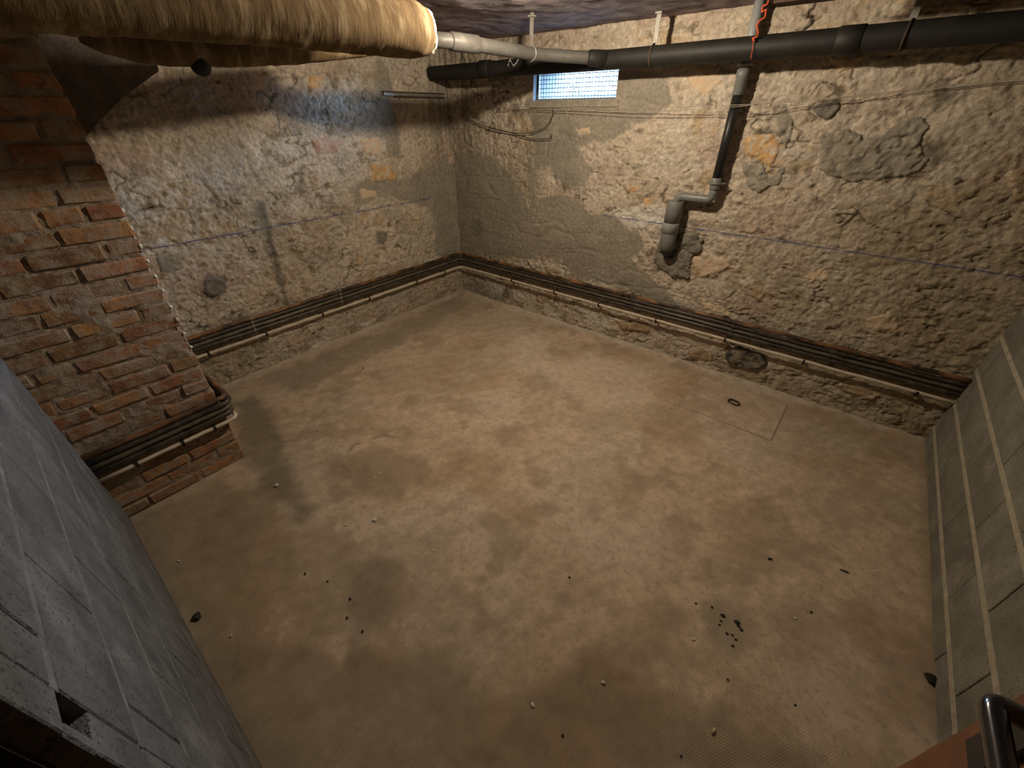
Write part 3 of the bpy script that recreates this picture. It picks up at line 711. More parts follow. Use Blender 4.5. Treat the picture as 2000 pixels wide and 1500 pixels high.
# ------------------------------------------------------------------ brick pier
def make_pier():
    core = MB().box((-0.05, FRONT-0.1, -0.05), (PIER_X-0.03, PIER_Y-0.03, CEIL+0.05))
    root = core.build('brick_pier', M['mortar']); tag(root, 'projecting red brick pier with worn lime mortar joints', kind='structure')
    # mortar bed between and partly over the bricks: two rough sheets
    st = 0.007
    for face in (0, 1):
        us = np.arange(FRONT-0.02, PIER_Y+0.0001, st) if face == 0 else np.arange(-0.03, PIER_X+0.0001, st*2)
        vs = np.arange(0, CEIL+0.03, st if face == 0 else st*2)
        U, V = np.meshgrid(us, vs, indexing='ij')
        h = -0.0042 + 0.024*(fbm(U, V, 0.10, 5, 1300+face)-0.5) + 0.010*(fbm(U, V, 0.025, 3, 1310)-0.5)
        lim = (PIER_Y if face == 0 else PIER_X) - U
        h = np.minimum(h, 0.006) - 0.012*sstep(0.02, 0.0, lim)
        P = np.stack([PIER_X+h, U, V], -1) if face == 0 else np.stack([U, PIER_Y+h, V], -1)
        idx = np.arange(U.size).reshape(U.shape)
        q = np.stack([idx[:-1,:-1], idx[1:,:-1], idx[1:,1:], idx[:-1,1:]], -1).reshape(-1, 4)
        if face == 1: q = q[:, ::-1]
        mesh_obj('mortar_bed', P.reshape(-1, 3), q, M['mortar'], root, True)
    # brick variants: chamfered, slightly crooked
    rr = random.Random(11); var = {}
    def brick_mesh(L, k, axis):
        key = (round(L, 2), k, axis)
        if key not in var:
            mb = MB(); w, d, hh = L/2, 0.03, 0.0275
            if axis == 0: mb.box((-d, -w, -hh), (d, w, hh), 0.006)
            else: mb.box((-w, -d, -hh), (w, d, hh), 0.006)
            r2 = random.Random(k*31+int(L*1000))
            v = [(x+r2.uniform(-.003, .003), y+r2.uniform(-.0035, .0035), z+r2.uniform(-.0035, .0035)) for x, y, z in mb.v]
            me = bpy.data.meshes.new('brick'); me.from_pydata(v, [], mb.f); me.materials.append(M['brick']); var[key] = me
        return var[key]
    courses = 31; ch = CEIL/courses
    def put(axis, u0, u1, z, proud):
        L = u1-u0; o = bpy.data.objects.new('brick', brick_mesh(L, rr.randint(0, 3), axis))
        c = (u0+u1)/2
        o.location = (PIER_X-0.03+proud, c, z) if axis == 0 else (c, PIER_Y-0.03+proud, z)
        o.rotation_euler = (rr.uniform(-.012, .012) if axis == 0 else 0, rr.uniform(-.012, .012) if axis else 0, rr.uniform(-.01, .01))
        link(o, root)
    for k in range(courses):
        z = (k+0.5)*ch + rr.uniform(-.002, .002)
        head = k % 2
        # long face, from the free corner inwards
        u = PIER_Y + rr.uniform(-0.006, 0.002)
        first = True
        while u > FRONT-0.02:
            L = (0.11 if head and first else 0.215) if rr.random() > 0.22 else rr.choice((0.11, 0.16, 0.19))
            L = min(L, u-(FRONT-0.04))
            if L > 0.05: put(0, u-L, u, z, 0.002+rr.uniform(-.006, .005))
            u -= L+0.012; first = False
        u = PIER_X-0.062
        while u > 0.0:
            L = 0.215 if rr.random() > 0.2 else 0.11
            L = min(L, u+0.03)
            if L > 0.05: put(1, u-L, u, z, rr.uniform(-.004, .005))
            u -= L+0.012
    # rough masonry haunch under the ceiling between pier and left wall
    prof = [at(x, y, 0, 0.50)[1:] for x, y in ((150,285),(240,190),(312,138),(300,110),(285,60))]
    yk, zk = zip(*prof)
    n2 = 14; us2 = np.linspace(0, 1, 40); V2 = []; F2 = []
    cum = np.concatenate([[0], np.cumsum(np.hypot(np.diff(yk), np.diff(zk)))]); cum /= cum[-1]
    py = np.interp(us2, cum, yk); pz = np.interp(us2, cum, zk); pz[-1] = CEIL+0.02
    xs2 = np.linspace(-0.02, 0.50, n2)
    for i, x in enumerate(xs2):
        for k in range(40):
            nz = 0.02*(float(fbm(x*3+k*.03, us2[k]*2, 0.12, 4, 1710))-0.5)
            V2.append((x, py[k]+nz, pz[k]+nz*0.6))
    for i in range(n2-1):
        for k in range(39): F2.append((i*40+k, i*40+k+1, (i+1)*40+k+1, (i+1)*40+k))
    # the face towards the room, fanned back to the pier
    n0 = len(V2); rows_ = 12
    for r_ in range(rows_):
        f_ = r_/(rows_-1)
        for k in range(40):
            yy = py[k]*(1-f_) + (PIER_Y-0.06)*f_; zz = pz[k]*(1-f_) + (CEIL+0.02 if k > 20 else pz[k]*(1-k/20)+(CEIL+0.02)*(k/20))*f_
            nz = 0.022*(float(fbm(yy*3, zz*3, 0.12, 4, 1720))-0.5)*(1 if r_ else 0)
            if r_ == 0: V2.append(V2[(n2-1)*40+k])
            else: V2.append((0.50+nz, yy, zz))
    for r_ in range(rows_-1):
        for k in range(39): F2.append((n0+r_*40+k, n0+r_*40+k+1, n0+(r_+1)*40+k+1, n0+(r_+1)*40+k))
    mesh_obj('haunch', V2, F2, M['mortar_dark'], root, True)
    # crumbs of white lime on the free corner
    for x, y in ((215,372),(232,412),(247,447),(270,482),(288,510),(303,540),(318,568),(333,600),(345,625),(358,652),(372,678)):
        p = at(x, y, 0, PIER_X); b = MB().lump((PIER_X-0.002, PIER_Y-0.004, p[2]), (0.007, 0.007, 0.011), rr)
        b.build('lime_crumb', M['white_lime'], root, True)
make_pier()

# ------------------------------------------------------------------ window
def make_window():
    root = empty('window_1', ((WX0+WX1)/2, 0, WZ0)); tag(root, 'small bright cellar window behind square wire mesh', kind='structure')
    rv = MB(); t = 0.014
    rv.box((WX0-t, 0.004, WZ0-t), (WX0, WDEEP, WZ1+t)); rv.box((WX1, 0.004, WZ0-t), (WX1+t, WDEEP, WZ1+t))
    rv.box((WX0, 0.004, WZ0-t), (WX1, WDEEP, WZ0)); rv.box((WX0, 0.004, WZ1), (WX1, WDEEP, WZ1+t))
    rv.build('reveal', M['reveal'], root)
    # masonry behind the rest of the wall keeps the daylight out
    bk = MB(); y0 = 0.075
    bk.box((-0.5, y0, -0.1), (WX0-0.004, WDEEP, CEIL+0.25)); bk.box((WX1+0.004, y0, -0.1), (RIGHT+0.3, WDEEP, CEIL+0.25))
    bk.box((WX0-0.004, y0, -0.1), (WX1+0.004, WDEEP, WZ0-0.004)); bk.box((WX0-0.004, y0, WZ1+0.004), (WX1+0.004, WDEEP, CEIL+0.25))
    bk.build('wall_core', M['plain_dark'], root)
    gy = 0.055; fr = MB(); w = 0.014
    fr.box((WX0, gy, WZ0), (WX0+w, gy+0.02, WZ1)); fr.box((WX1-w, gy, WZ0), (WX1, gy+0.02, WZ1))
    fr.box((WX0+w, gy, WZ0), (WX1-w, gy+0.02, WZ0+w)); fr.box((WX0+w, gy, WZ1-w), (WX1-w, gy+0.02, WZ1))
    fr.build('frame', M['grille_frame'], root)
    g = MB(); p = 0.0262; r = 0.0020
    n = int((WX1-WX0)/p)
    for i in range(1, n):
        x = WX0+p*i; g.tube([(x, gy+0.008, WZ0+0.004), (x, gy+0.008, WZ1-0.004)], r, 4)
    for i in range(1, int((WZ1-WZ0)/p)+1):
        z = WZ0+p*i; g.tube([(WX0+0.004, gy+0.0105, z), (WX1-0.004, gy+0.0105, z)], r, 4)
    g.build('wire_mesh', M['wire'], root)
    s = MB().box((WX0-0.03, -0.012, WZ0-0.045), (WX1+0.03, gy, WZ0), 0.006); s.build('sill', M['cement'], root)
    rr = random.Random(4); d = MB()
    for i in range(16):
        d.lump((rr.uniform(1.12, 1.5), -0.016, WZ0-0.045-rr.uniform(0, 0.03)), (rr.uniform(.004, .014), 0.004, 0.004), rr, 1)
    o = d.build('web_dust', M['chalk'], root); o['kind'] = 'stuff'
make_window()
# the yard outside
tag(MB().box((-30, WDEEP, 1.50), (30, 30, 1.62)).build('ground_outside', M['asphalt']), 'grey yard paving outside the cellar window', kind='structure')
mb = MB().box((-14, 9.0, 1.62), (8, 9.3, 3.5), 0.03)
tag(mb.build('yard_wall', M['yard_wall']), 'pale yard wall seen far through the window mesh', 'wall')
mb = MB().box((-9.0, 6.2, 1.62), (-1.35, 6.5, 2.02), 0.03)
tag(mb.build('yard_kerb', M['yard_blue']), 'low blue grey kerb outside behind the window mesh', 'kerb')
pa = [at(x, y, 1, 1.6) for x, y in ((1121,132),(1124,148),(1128,155),(1131,166),(1131,182))]
pa = [at(1118, 120, 1, 1.6)] + pa + [np.array([at(1131,182,1,1.6)[0], 1.6, 1.60])]
pa = resample(fillet(pa, 0.03, 5), 0.02)
tag(MB().tube(pa, 0.012, 8).build('garden_hose', M['hose'], None, True), 'dark curved hose hanging outside the window mesh', 'hose')
rr = random.Random(9); sh = empty('yard_shrub', tuple(at(1118, 190, 1, 1.75)*np.array((1, 1, 0)) + np.array((0, 0, 1.62))))
tag(sh, 'small dark leafy shrub just outside the window', 'shrub')
lv = MB()
c = at(1119, 165, 1, 1.75)
for i in range(70):
    q = (c[0]+rr.gauss(0, 0.03), c[1]+rr.gauss(0, .05), c[2]+rr.gauss(-0.03, 0.06))
    lv.lump(q, (rr.uniform(.012, .025), rr.uniform(.012, .025), 0.005), rr, 1)
lo = lv.build('foliage', M['leaf'], sh); lo['kind'] = 'stuff'
MB().tube([(c[0], c[1], 1.61), (c[0]+.01, c[1], c[2])], 0.006, 6).build('stem', M['twig'], sh)

# ------------------------------------------------------------------ pipes near the ceiling
MAIN_Y, MAIN_Z, MAIN_R = -0.20, 1.933, 0.050
p0 = np.array([-0.05, MAIN_Y-0.0, MAIN_Z-0.004])
mn = empty('main_drain_pipe', (0.02, MAIN_Y, MAIN_Z)); tag(mn, 'thick black cast drain pipe running under the ceiling along the window wall', 'pipe')
path = resample([p0, (1.5, MAIN_Y, MAIN_Z-0.004), (RIGHT+0.03, MAIN_Y, MAIN_Z+0.004)], 0.05)
r3 = np.random.RandomState(2)
MB().tube(path, 0.050, 28).build('pipe', M['iron_main'], mn, True)
for x in (0.62, 2.86):
    MB().tube([(x-0.05, MAIN_Y, MAIN_Z), (x-0.046, MAIN_Y, MAIN_Z), (x+0.046, MAIN_Y, MAIN_Z), (x+0.05, MAIN_Y, MAIN_Z)], [0.051, 0.055, 0.055, 0.051], 28).build('socket_joint', M['iron_main'], mn, True)
# chalk mark in the shape of an N on the pipe
def on_main(px, py):
    d = FX*FPX + RX*(px-1000) - UX*(py-750)         # nearest point of the pipe's surface along this sight line
    oy, oz = CAM[1]-MAIN_Y, CAM[2]-MAIN_Z
    A = d[1]**2+d[2]**2; Bq = 2*(oy*d[1]+oz*d[2]); Cq = oy*oy+oz*oz-0.0512**2
    dis = Bq*Bq-4*A*Cq
    t = (-Bq-math.sqrt(max(dis, 0)))/(2*A); return CAM + d*t
N_ = [on_main(x, y) for x, y in ((992,129),(996,116),(1003,129),(1010,121),(1011,117),(1014,114))]
MB().tube(resample(N_, 0.008), 0.0026, 6).build('chalk_mark', M['chalk'], mn)
def at_tag_part(o, l): o['label'] = l; return o
mn.children[-1]['label'] = 'white chalk letter N'

# branch pipe and its lagging
BX, BZ = 1.33, 1.955
lg0 = np.array(at(790, 88, 0, 1.16)) + np.array((0, 0, 0.03))
br = empty('branch_pipe', (BX, -1.5, BZ)); tag(br, 'dusty grey plastic pipe from the sagging lagging to the black main', 'pipe')
pp = resample(fillet([lg0, (BX-0.03, -1.28, BZ), (BX, -1.10, BZ), (BX, -0.52, BZ-0.004), (1.60, -0.245, MAIN_Z+0.004)], 0.10, 8), 0.06)
MB().tube(pp, 0.0325, 24).build('pipe', M['pvc_grey'], br, True)
c0 = np.array((BX-0.02, -1.22, BZ)); c1 = np.array((BX, -1.04, BZ)); dv_ = (c1-c0)/np.linalg.norm(c1-c0)
MB().tube([c0, c0+dv_*.006, c1-dv_*.006, c1], [0.0335, 0.0385, 0.0385, 0.0335], 24).build('collar', M['pvc_grey'], br, True)
MB().tube([(1.545, -0.30, 1.939), (1.56, -0.285, 1.938), (1.64, -0.205, MAIN_Z+0.002)], [0.034, 0.042, 0.044], 20).build('branch_socket', M['iron_main'], br, True)

def lagging(name, label, path, rad, seed, rim):
    root = empty(name, tuple(path[0])); tag(root, label, 'lagged pipe')
    P = resample(path, 0.022); k = len(P); seg = 40
    s = np.concatenate([[0], np.cumsum([np.linalg.norm(b-a) for a, b in zip(P, P[1:])])]); Ltot = s[-1]
    V = []; F = []
    for i in range(k):
        T = P[min(i+1, k-1)]-P[max(i-1, 0)]; T /= np.linalg.norm(T)
        n1 = np.cross(T, (0, 0, 1.0)); n1 /= np.linalg.norm(n1); n2 = np.cross(n1, T)
        e = Ltot-s[i]
        rr_ = rad*(1.0 if e > 0.07 else (1-0.16*((0.07-e)/0.07)**2))
        if rim < 0 and s[i] < 0.06: rr_ *= 1-0.3*((0.06-s[i])/0.06)**2
        for j in range(seg):
            a = 2*math.pi*j/seg
            cu, cv = math.cos(a)*0.25, math.sin(a)*0.25
            nz = 0.020*(float(fbm(s[i]*0.6+seed+cu, cv, 0.35, 3, 1500+seed))-0.5) + 0.010*(float(fbm(s[i]*2.6+cu*.6, cv+cu, 0.06, 3, 1520+seed))-0.5)
            V.append(P[i] + (n1*math.cos(a)+n2*math.sin(a))*(rr_+nz))
    for i in range(k-1):
        for j in range(seg):
            j2 = (j+1) % seg; F.append((i*seg+j, (i+1)*seg+j, (i+1)*seg+j2, i*seg+j2))
    F.append(tuple(range(seg)))
    mesh_obj('lagging', V, F, M['jute'], root, True)
    # rim and flat end of the wrapping
    T = P[-1]-P[-2]; T /= np.linalg.norm(T); n1 = np.cross(T, (0, 0, 1.0)); n1 /= np.linalg.norm(n1); n2 = np.cross(n1, T)
    base = np.array(V[(k-1)*seg:k*seg]); cen = base.mean(0); rv = []; rf = []
    for f_, out in ((1.0, 0.0), (0.97, 0.012), (0.86, 0.016), (0.60, 0.008), (0.34, 0.004)):
        for j in range(seg): rv.append(cen + (base[j]-cen)*f_*(1+0.02*rng.uniform(-1, 1)) + T*(out+0.004*rng.uniform(-1, 1)))
    for i in range(4):
        for j in range(seg):
            j2 = (j+1) % seg; rf.append((i*seg+j, (i+1)*seg+j, (i+1)*seg+j2, i*seg+j2))
    rf.append(tuple(4*seg+j for j in range(seg)))
    mesh_obj('end_rim', rv, rf, M['plaster_rim'], root, True)
    return root
lagging('lagged_pipe', 'thick tan jute lagged pipe at upper left, nearest the camera',
        [(1.47, -3.22, 1.902), (1.50, -2.3, 1.928), (1.525, -1.575, 1.940)], 0.094, 3, 1)
lg = [np.array(at(x, y, 0, xx)) + np.array((0, 0, 0.048)) for x, y, xx in ((170,98,0.93),(230,112,0.93),(272,122,0.93),(330,128,0.95),(430,129,0.98),(580,124,1.04),(700,113,1.10),(800,97,1.16))]
lagging('lagged_pipe', 'sagging lagged pipe half hidden behind the nearer lagged pipe', lg, 0.048, 8, -1)
# dark elbow under the second pipe
e0 = np.array(at(392, 130, 0, 0.97)); el = [e0+np.array((0, .0, .05)), e0+np.array((0, 0, 0.0)), e0+np.array((0, 0, -0.012)), e0+np.array((0, 0, -0.026)), e0+np.array((0, 0, -0.034))]
tag(MB().tube(el, [0.036, 0.036, 0.033, 0.024, 0.008], 18).build('pipe_stub', M['black_pipe'], None, True),
    'dark rounded pipe stub poking out below the sagging lagging', 'pipe stub')

# hangers
def hanger(px, y, label, z_low):
    x = px
    root = empty('pipe_hanger', (x, y, z_low)); tag(root, label, 'hanger', 'strap hangers of the ceiling pipes')
    MB().box((x-0.013, y-0.0015, z_low-0.01), (x+0.013, y+0.0015, CEIL+0.01)).build('strap', M['steel'], root)
    MB().box((x-0.02, y-0.015, CEIL-0.016), (x+0.02, y+0.015, CEIL-0.006), 0.002).build('ceiling_plate', M['steel'], root)
    return root
h1 = hanger(BX, -0.58, 'steel strap hanger holding the grey branch pipe', BZ+0.03)
c = np.array((BX, -0.58, BZ-0.003)); ring = [c+np.array((math.cos(a)*0.036, 0, math.sin(a)*0.036)) for a in np.linspace(0, 2*math.pi, 25)]
MB().tube(ring, 0.004, 6, cap=False).build('ring', M['steel'], h1)
for x, lb in ((1.925, 'steel strap hanger on the black main beside the window'), (3.06, 'steel strap hanger on the black main at far right')):
    h = hanger(x, -0.20, lb, 1.98)
    c = np.array((x, MAIN_Y, MAIN_Z)); ring = [c+np.array((0, math.cos(a)*0.0535, math.sin(a)*0.0535)) for a in np.linspace(0, 2*math.pi, 29)]
    MB().tube(ring, 0.005, 6, cap=False).build('ring', M['rust_steel'], h)

# dark steel beam under the ceiling, off to the right
bm = empty('ceiling_beam', (2.58, -0.5, 2.05)); tag(bm, 'dark steel beam under the ceiling at upper right', 'beam')
MB().box((2.58, -0.55, 2.042), (RIGHT, -0.45, 2.052), 0.002).build('lower_flange', M['rust_steel'], bm)
MB().box((2.58, -0.505, 2.052), (RIGHT, -0.495, CEIL), 0.001).build('web', M['rust_steel'], bm)

# ------------------------------------------------------------------ waste pipe on the back wall
def make_waste():
    Y = -0.072
    g = lambda x, y, yy=Y: np.array(at(x, y, 1, yy))
    top = g(1475, 10); a = g(1459, 112); b = g(1446, 140); c_ = g(1441, 186); d = g(1404, 352)
    X = float(np.mean([q[0] for q in (a, b, c_, d)]))
    root = empty('waste_pipe', (X, Y, 0.9)); tag(root, 'grey and black waste pipe dropping down the back wall into a cement patch', 'pipe')
    P = lambda z, x=X, y=Y: np.array((x, y, z))
    MB().tube([P(CEIL+0.01, X-0.004), P(a[2]-0.06)], 0.0255, 20).build('upper_pipe', M['pvc_light'], root, True)
    zb = b[2]; zc = c_[2]; zd = d[2]
    MB().tube([P(zb+0.012), P(zb+0.010), P(zb-0.025), P(zb-0.03), P(zc+0.004), P(zc)], [0.027, 0.034, 0.034, 0.0305, 0.0305, 0.028], 22).build('coupling', M['pvc_clean'], root, True)
    MB().tube([P(zc+0.01), P(zd-0.01)], 0.0265, 20).build('black_pipe', M['black_pipe'], root, True)
    MB().tube([P(zd+0.012), P(zd+0.008), P(zd-0.05), P(zd-0.055)], [0.028, 0.0315, 0.0315, 0.029], 22).build('socket', M['pvc_clean'], root, True)
    zh = 1.198; xs = 2.186
    e = resample(fillet([P(zd-0.04), P(zh), P(zh, xs), P(zh-0.09, xs)], 0.05, 10), 0.02)
    MB().tube(e, 0.0255, 20).build('offset_bend', M['pvc_clean'], root, True)
    zs = [1.168, 1.160, 1.03, 1.026, 1.022, 0.975, 0.971, 0.967, 0.900]
    rs = [0.047, 0.052, 0.052, 0.053, 0.0505, 0.0505, 0.053, 0.052, 0.052]
    MB().tube([P(z, xs, Y-0.012) for z in zs[:3]], rs[:3], 26).build('sleeve', M['pvc_clean'], root, True)
    MB().tube([P(1.034, xs, Y-0.012), P(1.03, xs, Y-0.012), P(0.965, xs, Y-0.012)], [0.053, 0.0545, 0.0545], 26).build('adapter', M['pvc_light'], root, True)
    e = resample(fillet([P(0.968, xs, Y-0.012), P(0.885, xs, Y-0.012), P(0.805, xs, 0.06)], 0.075, 10), 0.012)
    MB().tube([P(0.862, xs, -0.075), P(0.80, xs, 0.03)], 0.046, 24).build('wall_stub', M['black_pipe'], root, True)
    MB().tube(e, [0.053]*(len(e)//2) + [0.045]*(len(e)-len(e)//2), 26).build('elbow', M['pvc_clean'], root, True)
    for z in (zb+0.03, zd-0.018):
        ring = [np.array((X+math.cos(t)*0.0345, Y+math.sin(t)*0.0345, z)) for t in np.linspace(0, 2*math.pi, 25)]
        cl = MB().tube(ring, 0.006, 6, cap=False); cl.tube([(X+0.034, Y, z), (X+0.055, Y+0.01, z)], 0.006, 6); cl.tube([(X, Y+0.034, z), (X, 0.01, z)], 0.004, 6)
        cl.build('clamp', M['steel'] if z > 1.5 else M['pvc_clean'], root)
make_waste()

# orange red string by the waste pipe
sp = [np.array(at(x, y, 1, -0.262)) for x, y in ((1503,-6),(1499,8),(1490,12),(1488,24),(1497,18),(1494,34),(1484,40),(1478,50),(1481,64),(1478,72))]
sp += [np.array(at(x, y, 1, -0.262)) for x, y in ((1470,75),(1474,80))]
tag(MB().tube(resample(sp, 0.008), 0.0042, 6).build('red_string', M['red'], None, True), 'tangled orange red string hanging over the black main', 'string')
sp = [np.array(at(x, y, 1, -0.262)) for x, y in ((1471,76),(1470,95),(1466,116))]
tag(MB().tube(resample(sp, 0.01), 0.0016, 5).build('thin_thread', M['red'], None, True), 'thin reddish thread dangling in front of the waste pipe', 'string')

# ------------------------------------------------------------------ service pipes low on the walls
def service(name, label, z, off, r, mat, wob, seed):
    rr = random.Random(seed)
    root = empty(name, (RIGHT, -off, z)); tag(root, label, 'pipe')
    ex = rr.uniform(0.0, 0.010); of2 = min(off, 0.036)
    raw = [(RIGHT+0.01, -off, z+0.006), (off, -off, z), (off, PIER_Y+of2+ex, z-0.004), (PIER_X+of2+ex*0.6, PIER_Y+of2+ex, z-0.010), (PIER_X+of2, PIER_Y-0.15, z-0.016), (PIER_X+of2, FRONT+0.002, z-0.022)]
    P = resample(fillet(raw, 0.05, 8), 0.09)
    out = []
    for i, p in enumerate(P):
        out.append(p + (np.array((0, 0, rr.uniform(-wob, wob))) if 0 < i < len(P)-1 else 0))
    MB().tube(out, r, 14).build('run', M[mat], root, True)
    return root
S1 = service('rusty_pipe', 'rust brown iron pipe, topmost of the service pipes low on the walls', 0.440, 0.047, 0.0125, 'rust_pipe', 0.0035, 1)
S2 = service('dark_pipe', 'dark service pipe second from the top, below the rusty one', 0.408, 0.040, 0.0135, 'dark_pipe', 0.003, 2)
S3 = service('olive_pipe', 'olive brown service pipe in the middle of the low bundle', 0.376, 0.036, 0.013, 'olive_pipe', 0.003, 3)
S4 = service('dark_pipe', 'thickest dark service pipe just above the beige conduit', 0.343, 0.032, 0.016, 'dark_pipe', 0.002, 4)
S5 = service('beige_conduit', 'thin beige conduit with black clips, lowest of the low pipes', 0.300, 0.054, 0.0098, 'beige', 0.0015, 5)
def clip(parent, x, y, z, r, along, nm='clip', mt='clip', w=0.012):
    d = np.array((w/2, 0, 0)) if along == 'x' else np.array((0, w/2, 0)); c = np.array((x, y, z))
    b = MB().tube([c-d, c+d], r+0.004, 12)
    if along == 'x': b.box((x-w/2, y, z-r-0.014), (x+w/2, 0.02, z-r+0.002))
    else:
        wx = 0.0 if x < 0.5 else PIER_X
        b.box((wx-0.01, y-w/2, z-r-0.014), (x, y+w/2, z-r+0.002))
    b.build(nm, M[mt], parent)
for px, py in ((1083,563),(1170,590),(1282,621),(1417,661),(1572,701),(1796,760),(1000,542)):
    x = at(px, py, 1, -0.056)[0]; clip(S5, x, -0.056, 0.3045-0.003, 0.0098, 'x')
for px, py in ((408,692),(521,653),(630,614),(721,582),(814,549),(868,527)):
    y = at(px, py, 0, 0.056)[1]; clip(S5, 0.056, y, 0.299, 0.0098, 'y')
for y in (-2.755, -2.90, -3.09): clip(S5, PIER_X+0.036, y, 0.300-0.0165, 0.0098, 'y')
for k, (S, z, off, r) in enumerate(((S1, 0.440, 0.047, .0125), (S2, 0.408, 0.040, .0135), (S3, 0.376, .036, .013), (S4, 0.343, .032, .016))):
    for x in (0.85+0.1*k, 1.9+0.05*k, 2.75, 3.45-0.06*k): clip(S, x, -off, z+0.001, r, 'x', 'collar', 'dark_pipe', 0.016)
    for y in (-2.15, -1.45): clip(S, off, y, z, r, 'y', 'collar', 'steel', 0.010)

# ------------------------------------------------------------------ wires and small iron on the walls
def strand(name, label, pts, r, mat, cat='wire', group=None):
    P = [np.array(p, float) for p in pts]; Q = []
    for i in range(len(P)-1):                      # Catmull-Rom
        a, b, c_, d = P[max(i-1, 0)], P[i], P[i+1], P[min(i+2, len(P)-1)]
        for t in np.linspace(0, 1, 9)[:-1]:
            Q.append(0.5*(2*b + (c_-a)*t + (2*a-5*b+4*c_-d)*t*t + (3*b-a-3*c_+d)*t**3))
    Q.append(P[-1])
    return tag(MB().tube(Q, r, 5).build(name, M[mat], None, True), label, cat, group)
B_ = lambda x, y, d=-0.03: at(x, y, 1, d)
strand('wall_string', 'upper thin string stretched across the back wall before the waste pipe', [B_(884,203), B_(1040,209,-.05), B_(1250,211,-.09), B_(1438,205,-.125), B_(1560,198,-.09), B_(1700,184,-.05), B_(1850,168), B_(2010,152)], 0.0017, 'string')
strand('wall_string', 'lower thin string sagging across the back wall before the waste pipe', [B_(884,206), B_(1040,213,-.05), B_(1230,218,-.09), B_(1340,214,-.11), B_(1444,208,-.125), B_(1540,196,-.09), B_(1700,187,-.05), B_(1850,171), B_(2010,156)], 0.0015, 'string')
strand('loose_cable', 'loose dark cable looping upward below the left side of the window', [B_(905,228), B_(935,242), B_(980,256), B_(1030,260), B_(1065,248), B_(1080,222), B_(1078,212)], 0.0028, 'dark_wire')
strand('loose_cable', 'loose dark cable sagging lowest on the wall under the window', [B_(915,232), B_(945,246), B_(1000,260), B_(1040,271), B_(1072,270), B_(1078,262)], 0.0032, 'dark_wire')
A_ = lambda x, y, d=0.012: at(x, y, 0, d)
b0, b1 = A_(748, 181), A_(866, 189)
fb = empty('flat_bar', tuple(b0)); tag(fb, 'short flat iron bar fixed on the left wall below the black pipe end', 'bar')
zc = (b0[2]+b1[2])/2
MB().box((-0.02, b0[1], zc-0.012), (0.022, b1[1], zc+0.010), 0.002).build('bar', M['steel'], fb)
MB().box((-0.02, b0[1]-0.004, zc+0.010), (0.026, b1[1]+0.003, zc+0.018), 0.001).build('upper_lip', M['rust_steel'], fb)
MB().box((-0.02, b0[1]+0.1, zc-0.020), (0.026, b1[1]+0.002, zc-0.012), 0.001).build('lower_lip', M['rust_steel'], fb)

# ------------------------------------------------------------------ floor hatch
def make_hatch():
    hc = np.mean(np.array(HATCH), 0)
    root = empty('floor_hatch', (hc[0], hc[1], 0)); tag(root, 'square concrete inspection cover with iron ring set in the floor', 'hatch')
    v = []; q = [np.array(p) for p in HATCH]
    def ringv(k, z):
        return [(*(hc + (p-hc)*k), z) for p in q]
    v = ringv(1.0, -0.02) + ringv(1.0, 0.0015) + ringv(0.992, 0.0035)
    f = [(0,1,5,4),(1,2,6,5),(2,3,7,6),(3,0,4,7),(4,5,9,8),(5,6,10,9),(6,7,11,10),(7,4,8,11)]
    # top sheet with slight relief
    n = 26; top = []
    for i in range(n):
        for j in range(n):
            s_, t_ = i/(n-1), j/(n-1)
            p = (np.array(v[8][:2])*(1-s_)*(1-t_) + np.array(v[9][:2])*s_*(1-t_) + np.array(v[10][:2])*s_*t_ + np.array(v[11][:2])*(1-s_)*t_)
            zz = 0.0035 + (0.0016*(float(fbm(p[0], p[1], 0.08, 3, 77))-0.5) if 0 < i < n-1 and 0 < j < n-1 else 0)
            top.append((p[0], p[1], zz))
    k0 = len(v); v += top
    f += [(k0+i*n+j, k0+(i+1)*n+j, k0+(i+1)*n+j+1, k0+i*n+j+1) for i in range(n-1) for j in range(n-1)]
    P = np.array(v); c = np.ones((len(v), 3))*np.array((0.43, 0.335, 0.235))
    c = mixc(c, (0.50, 0.40, 0.295), sstep(0.45, 0.65, fbm(P[:,0], P[:,1], 0.3, 4, 931)))
    c = mixc(c, (0.33, 0.255, 0.17), sstep(0.5, 0.68, fbm(P[:,0], P[:,1], 0.2, 4, 941))*0.8)
    c = c*1.08
    mesh_obj('slab', v, f, M['floor'], root, False, c)
    ga = MB()                                      # dirt packed joint around the slab
    g1 = [(*(hc + (p-hc)*1.0), 0.0022) for p in q]; g2 = [(*(hc + (p-hc)*1.022), 0.0016) for p in q]
    n0 = len(ga.v); ga.v += g1+g2+[(x, y, -0.02) for x, y, z in g2]
    for i in range(4):
        j = (i+1) % 4; ga.f += [(i, j, 4+j, 4+i)[::-1], (4+i, 4+j, 8+j, 8+i)[::-1]]
    ga.build('joint', M['mortar'], root)
    c = at(1433, 786, 2, 0.008); a0 = np.array(at(1424, 781, 2, 0.0)[:2]); a1 = np.array(at(1443, 790, 2, 0.0)[:2])
    dv = (a1-a0)/np.linalg.norm(a1-a0); nv = np.array((-dv[1], dv[0])); L = np.linalg.norm(a1-a0)/2; W = 0.021
    lp = []
    for t in np.linspace(0, 2*math.pi, 29):
        cx = math.copysign(abs(math.cos(t))**0.6, math.cos(t))*L; cy = math.copysign(abs(math.sin(t))**0.8, math.sin(t))*W
        w2 = np.array(c[:2]) + dv*cx + nv*cy; lp.append((w2[0], w2[1], 0.009+0.004*(cy > 0)))
    MB().tube(lp, 0.0055, 8, cap=False).build('ring', M['rust_steel'], root, True)
make_hatch()

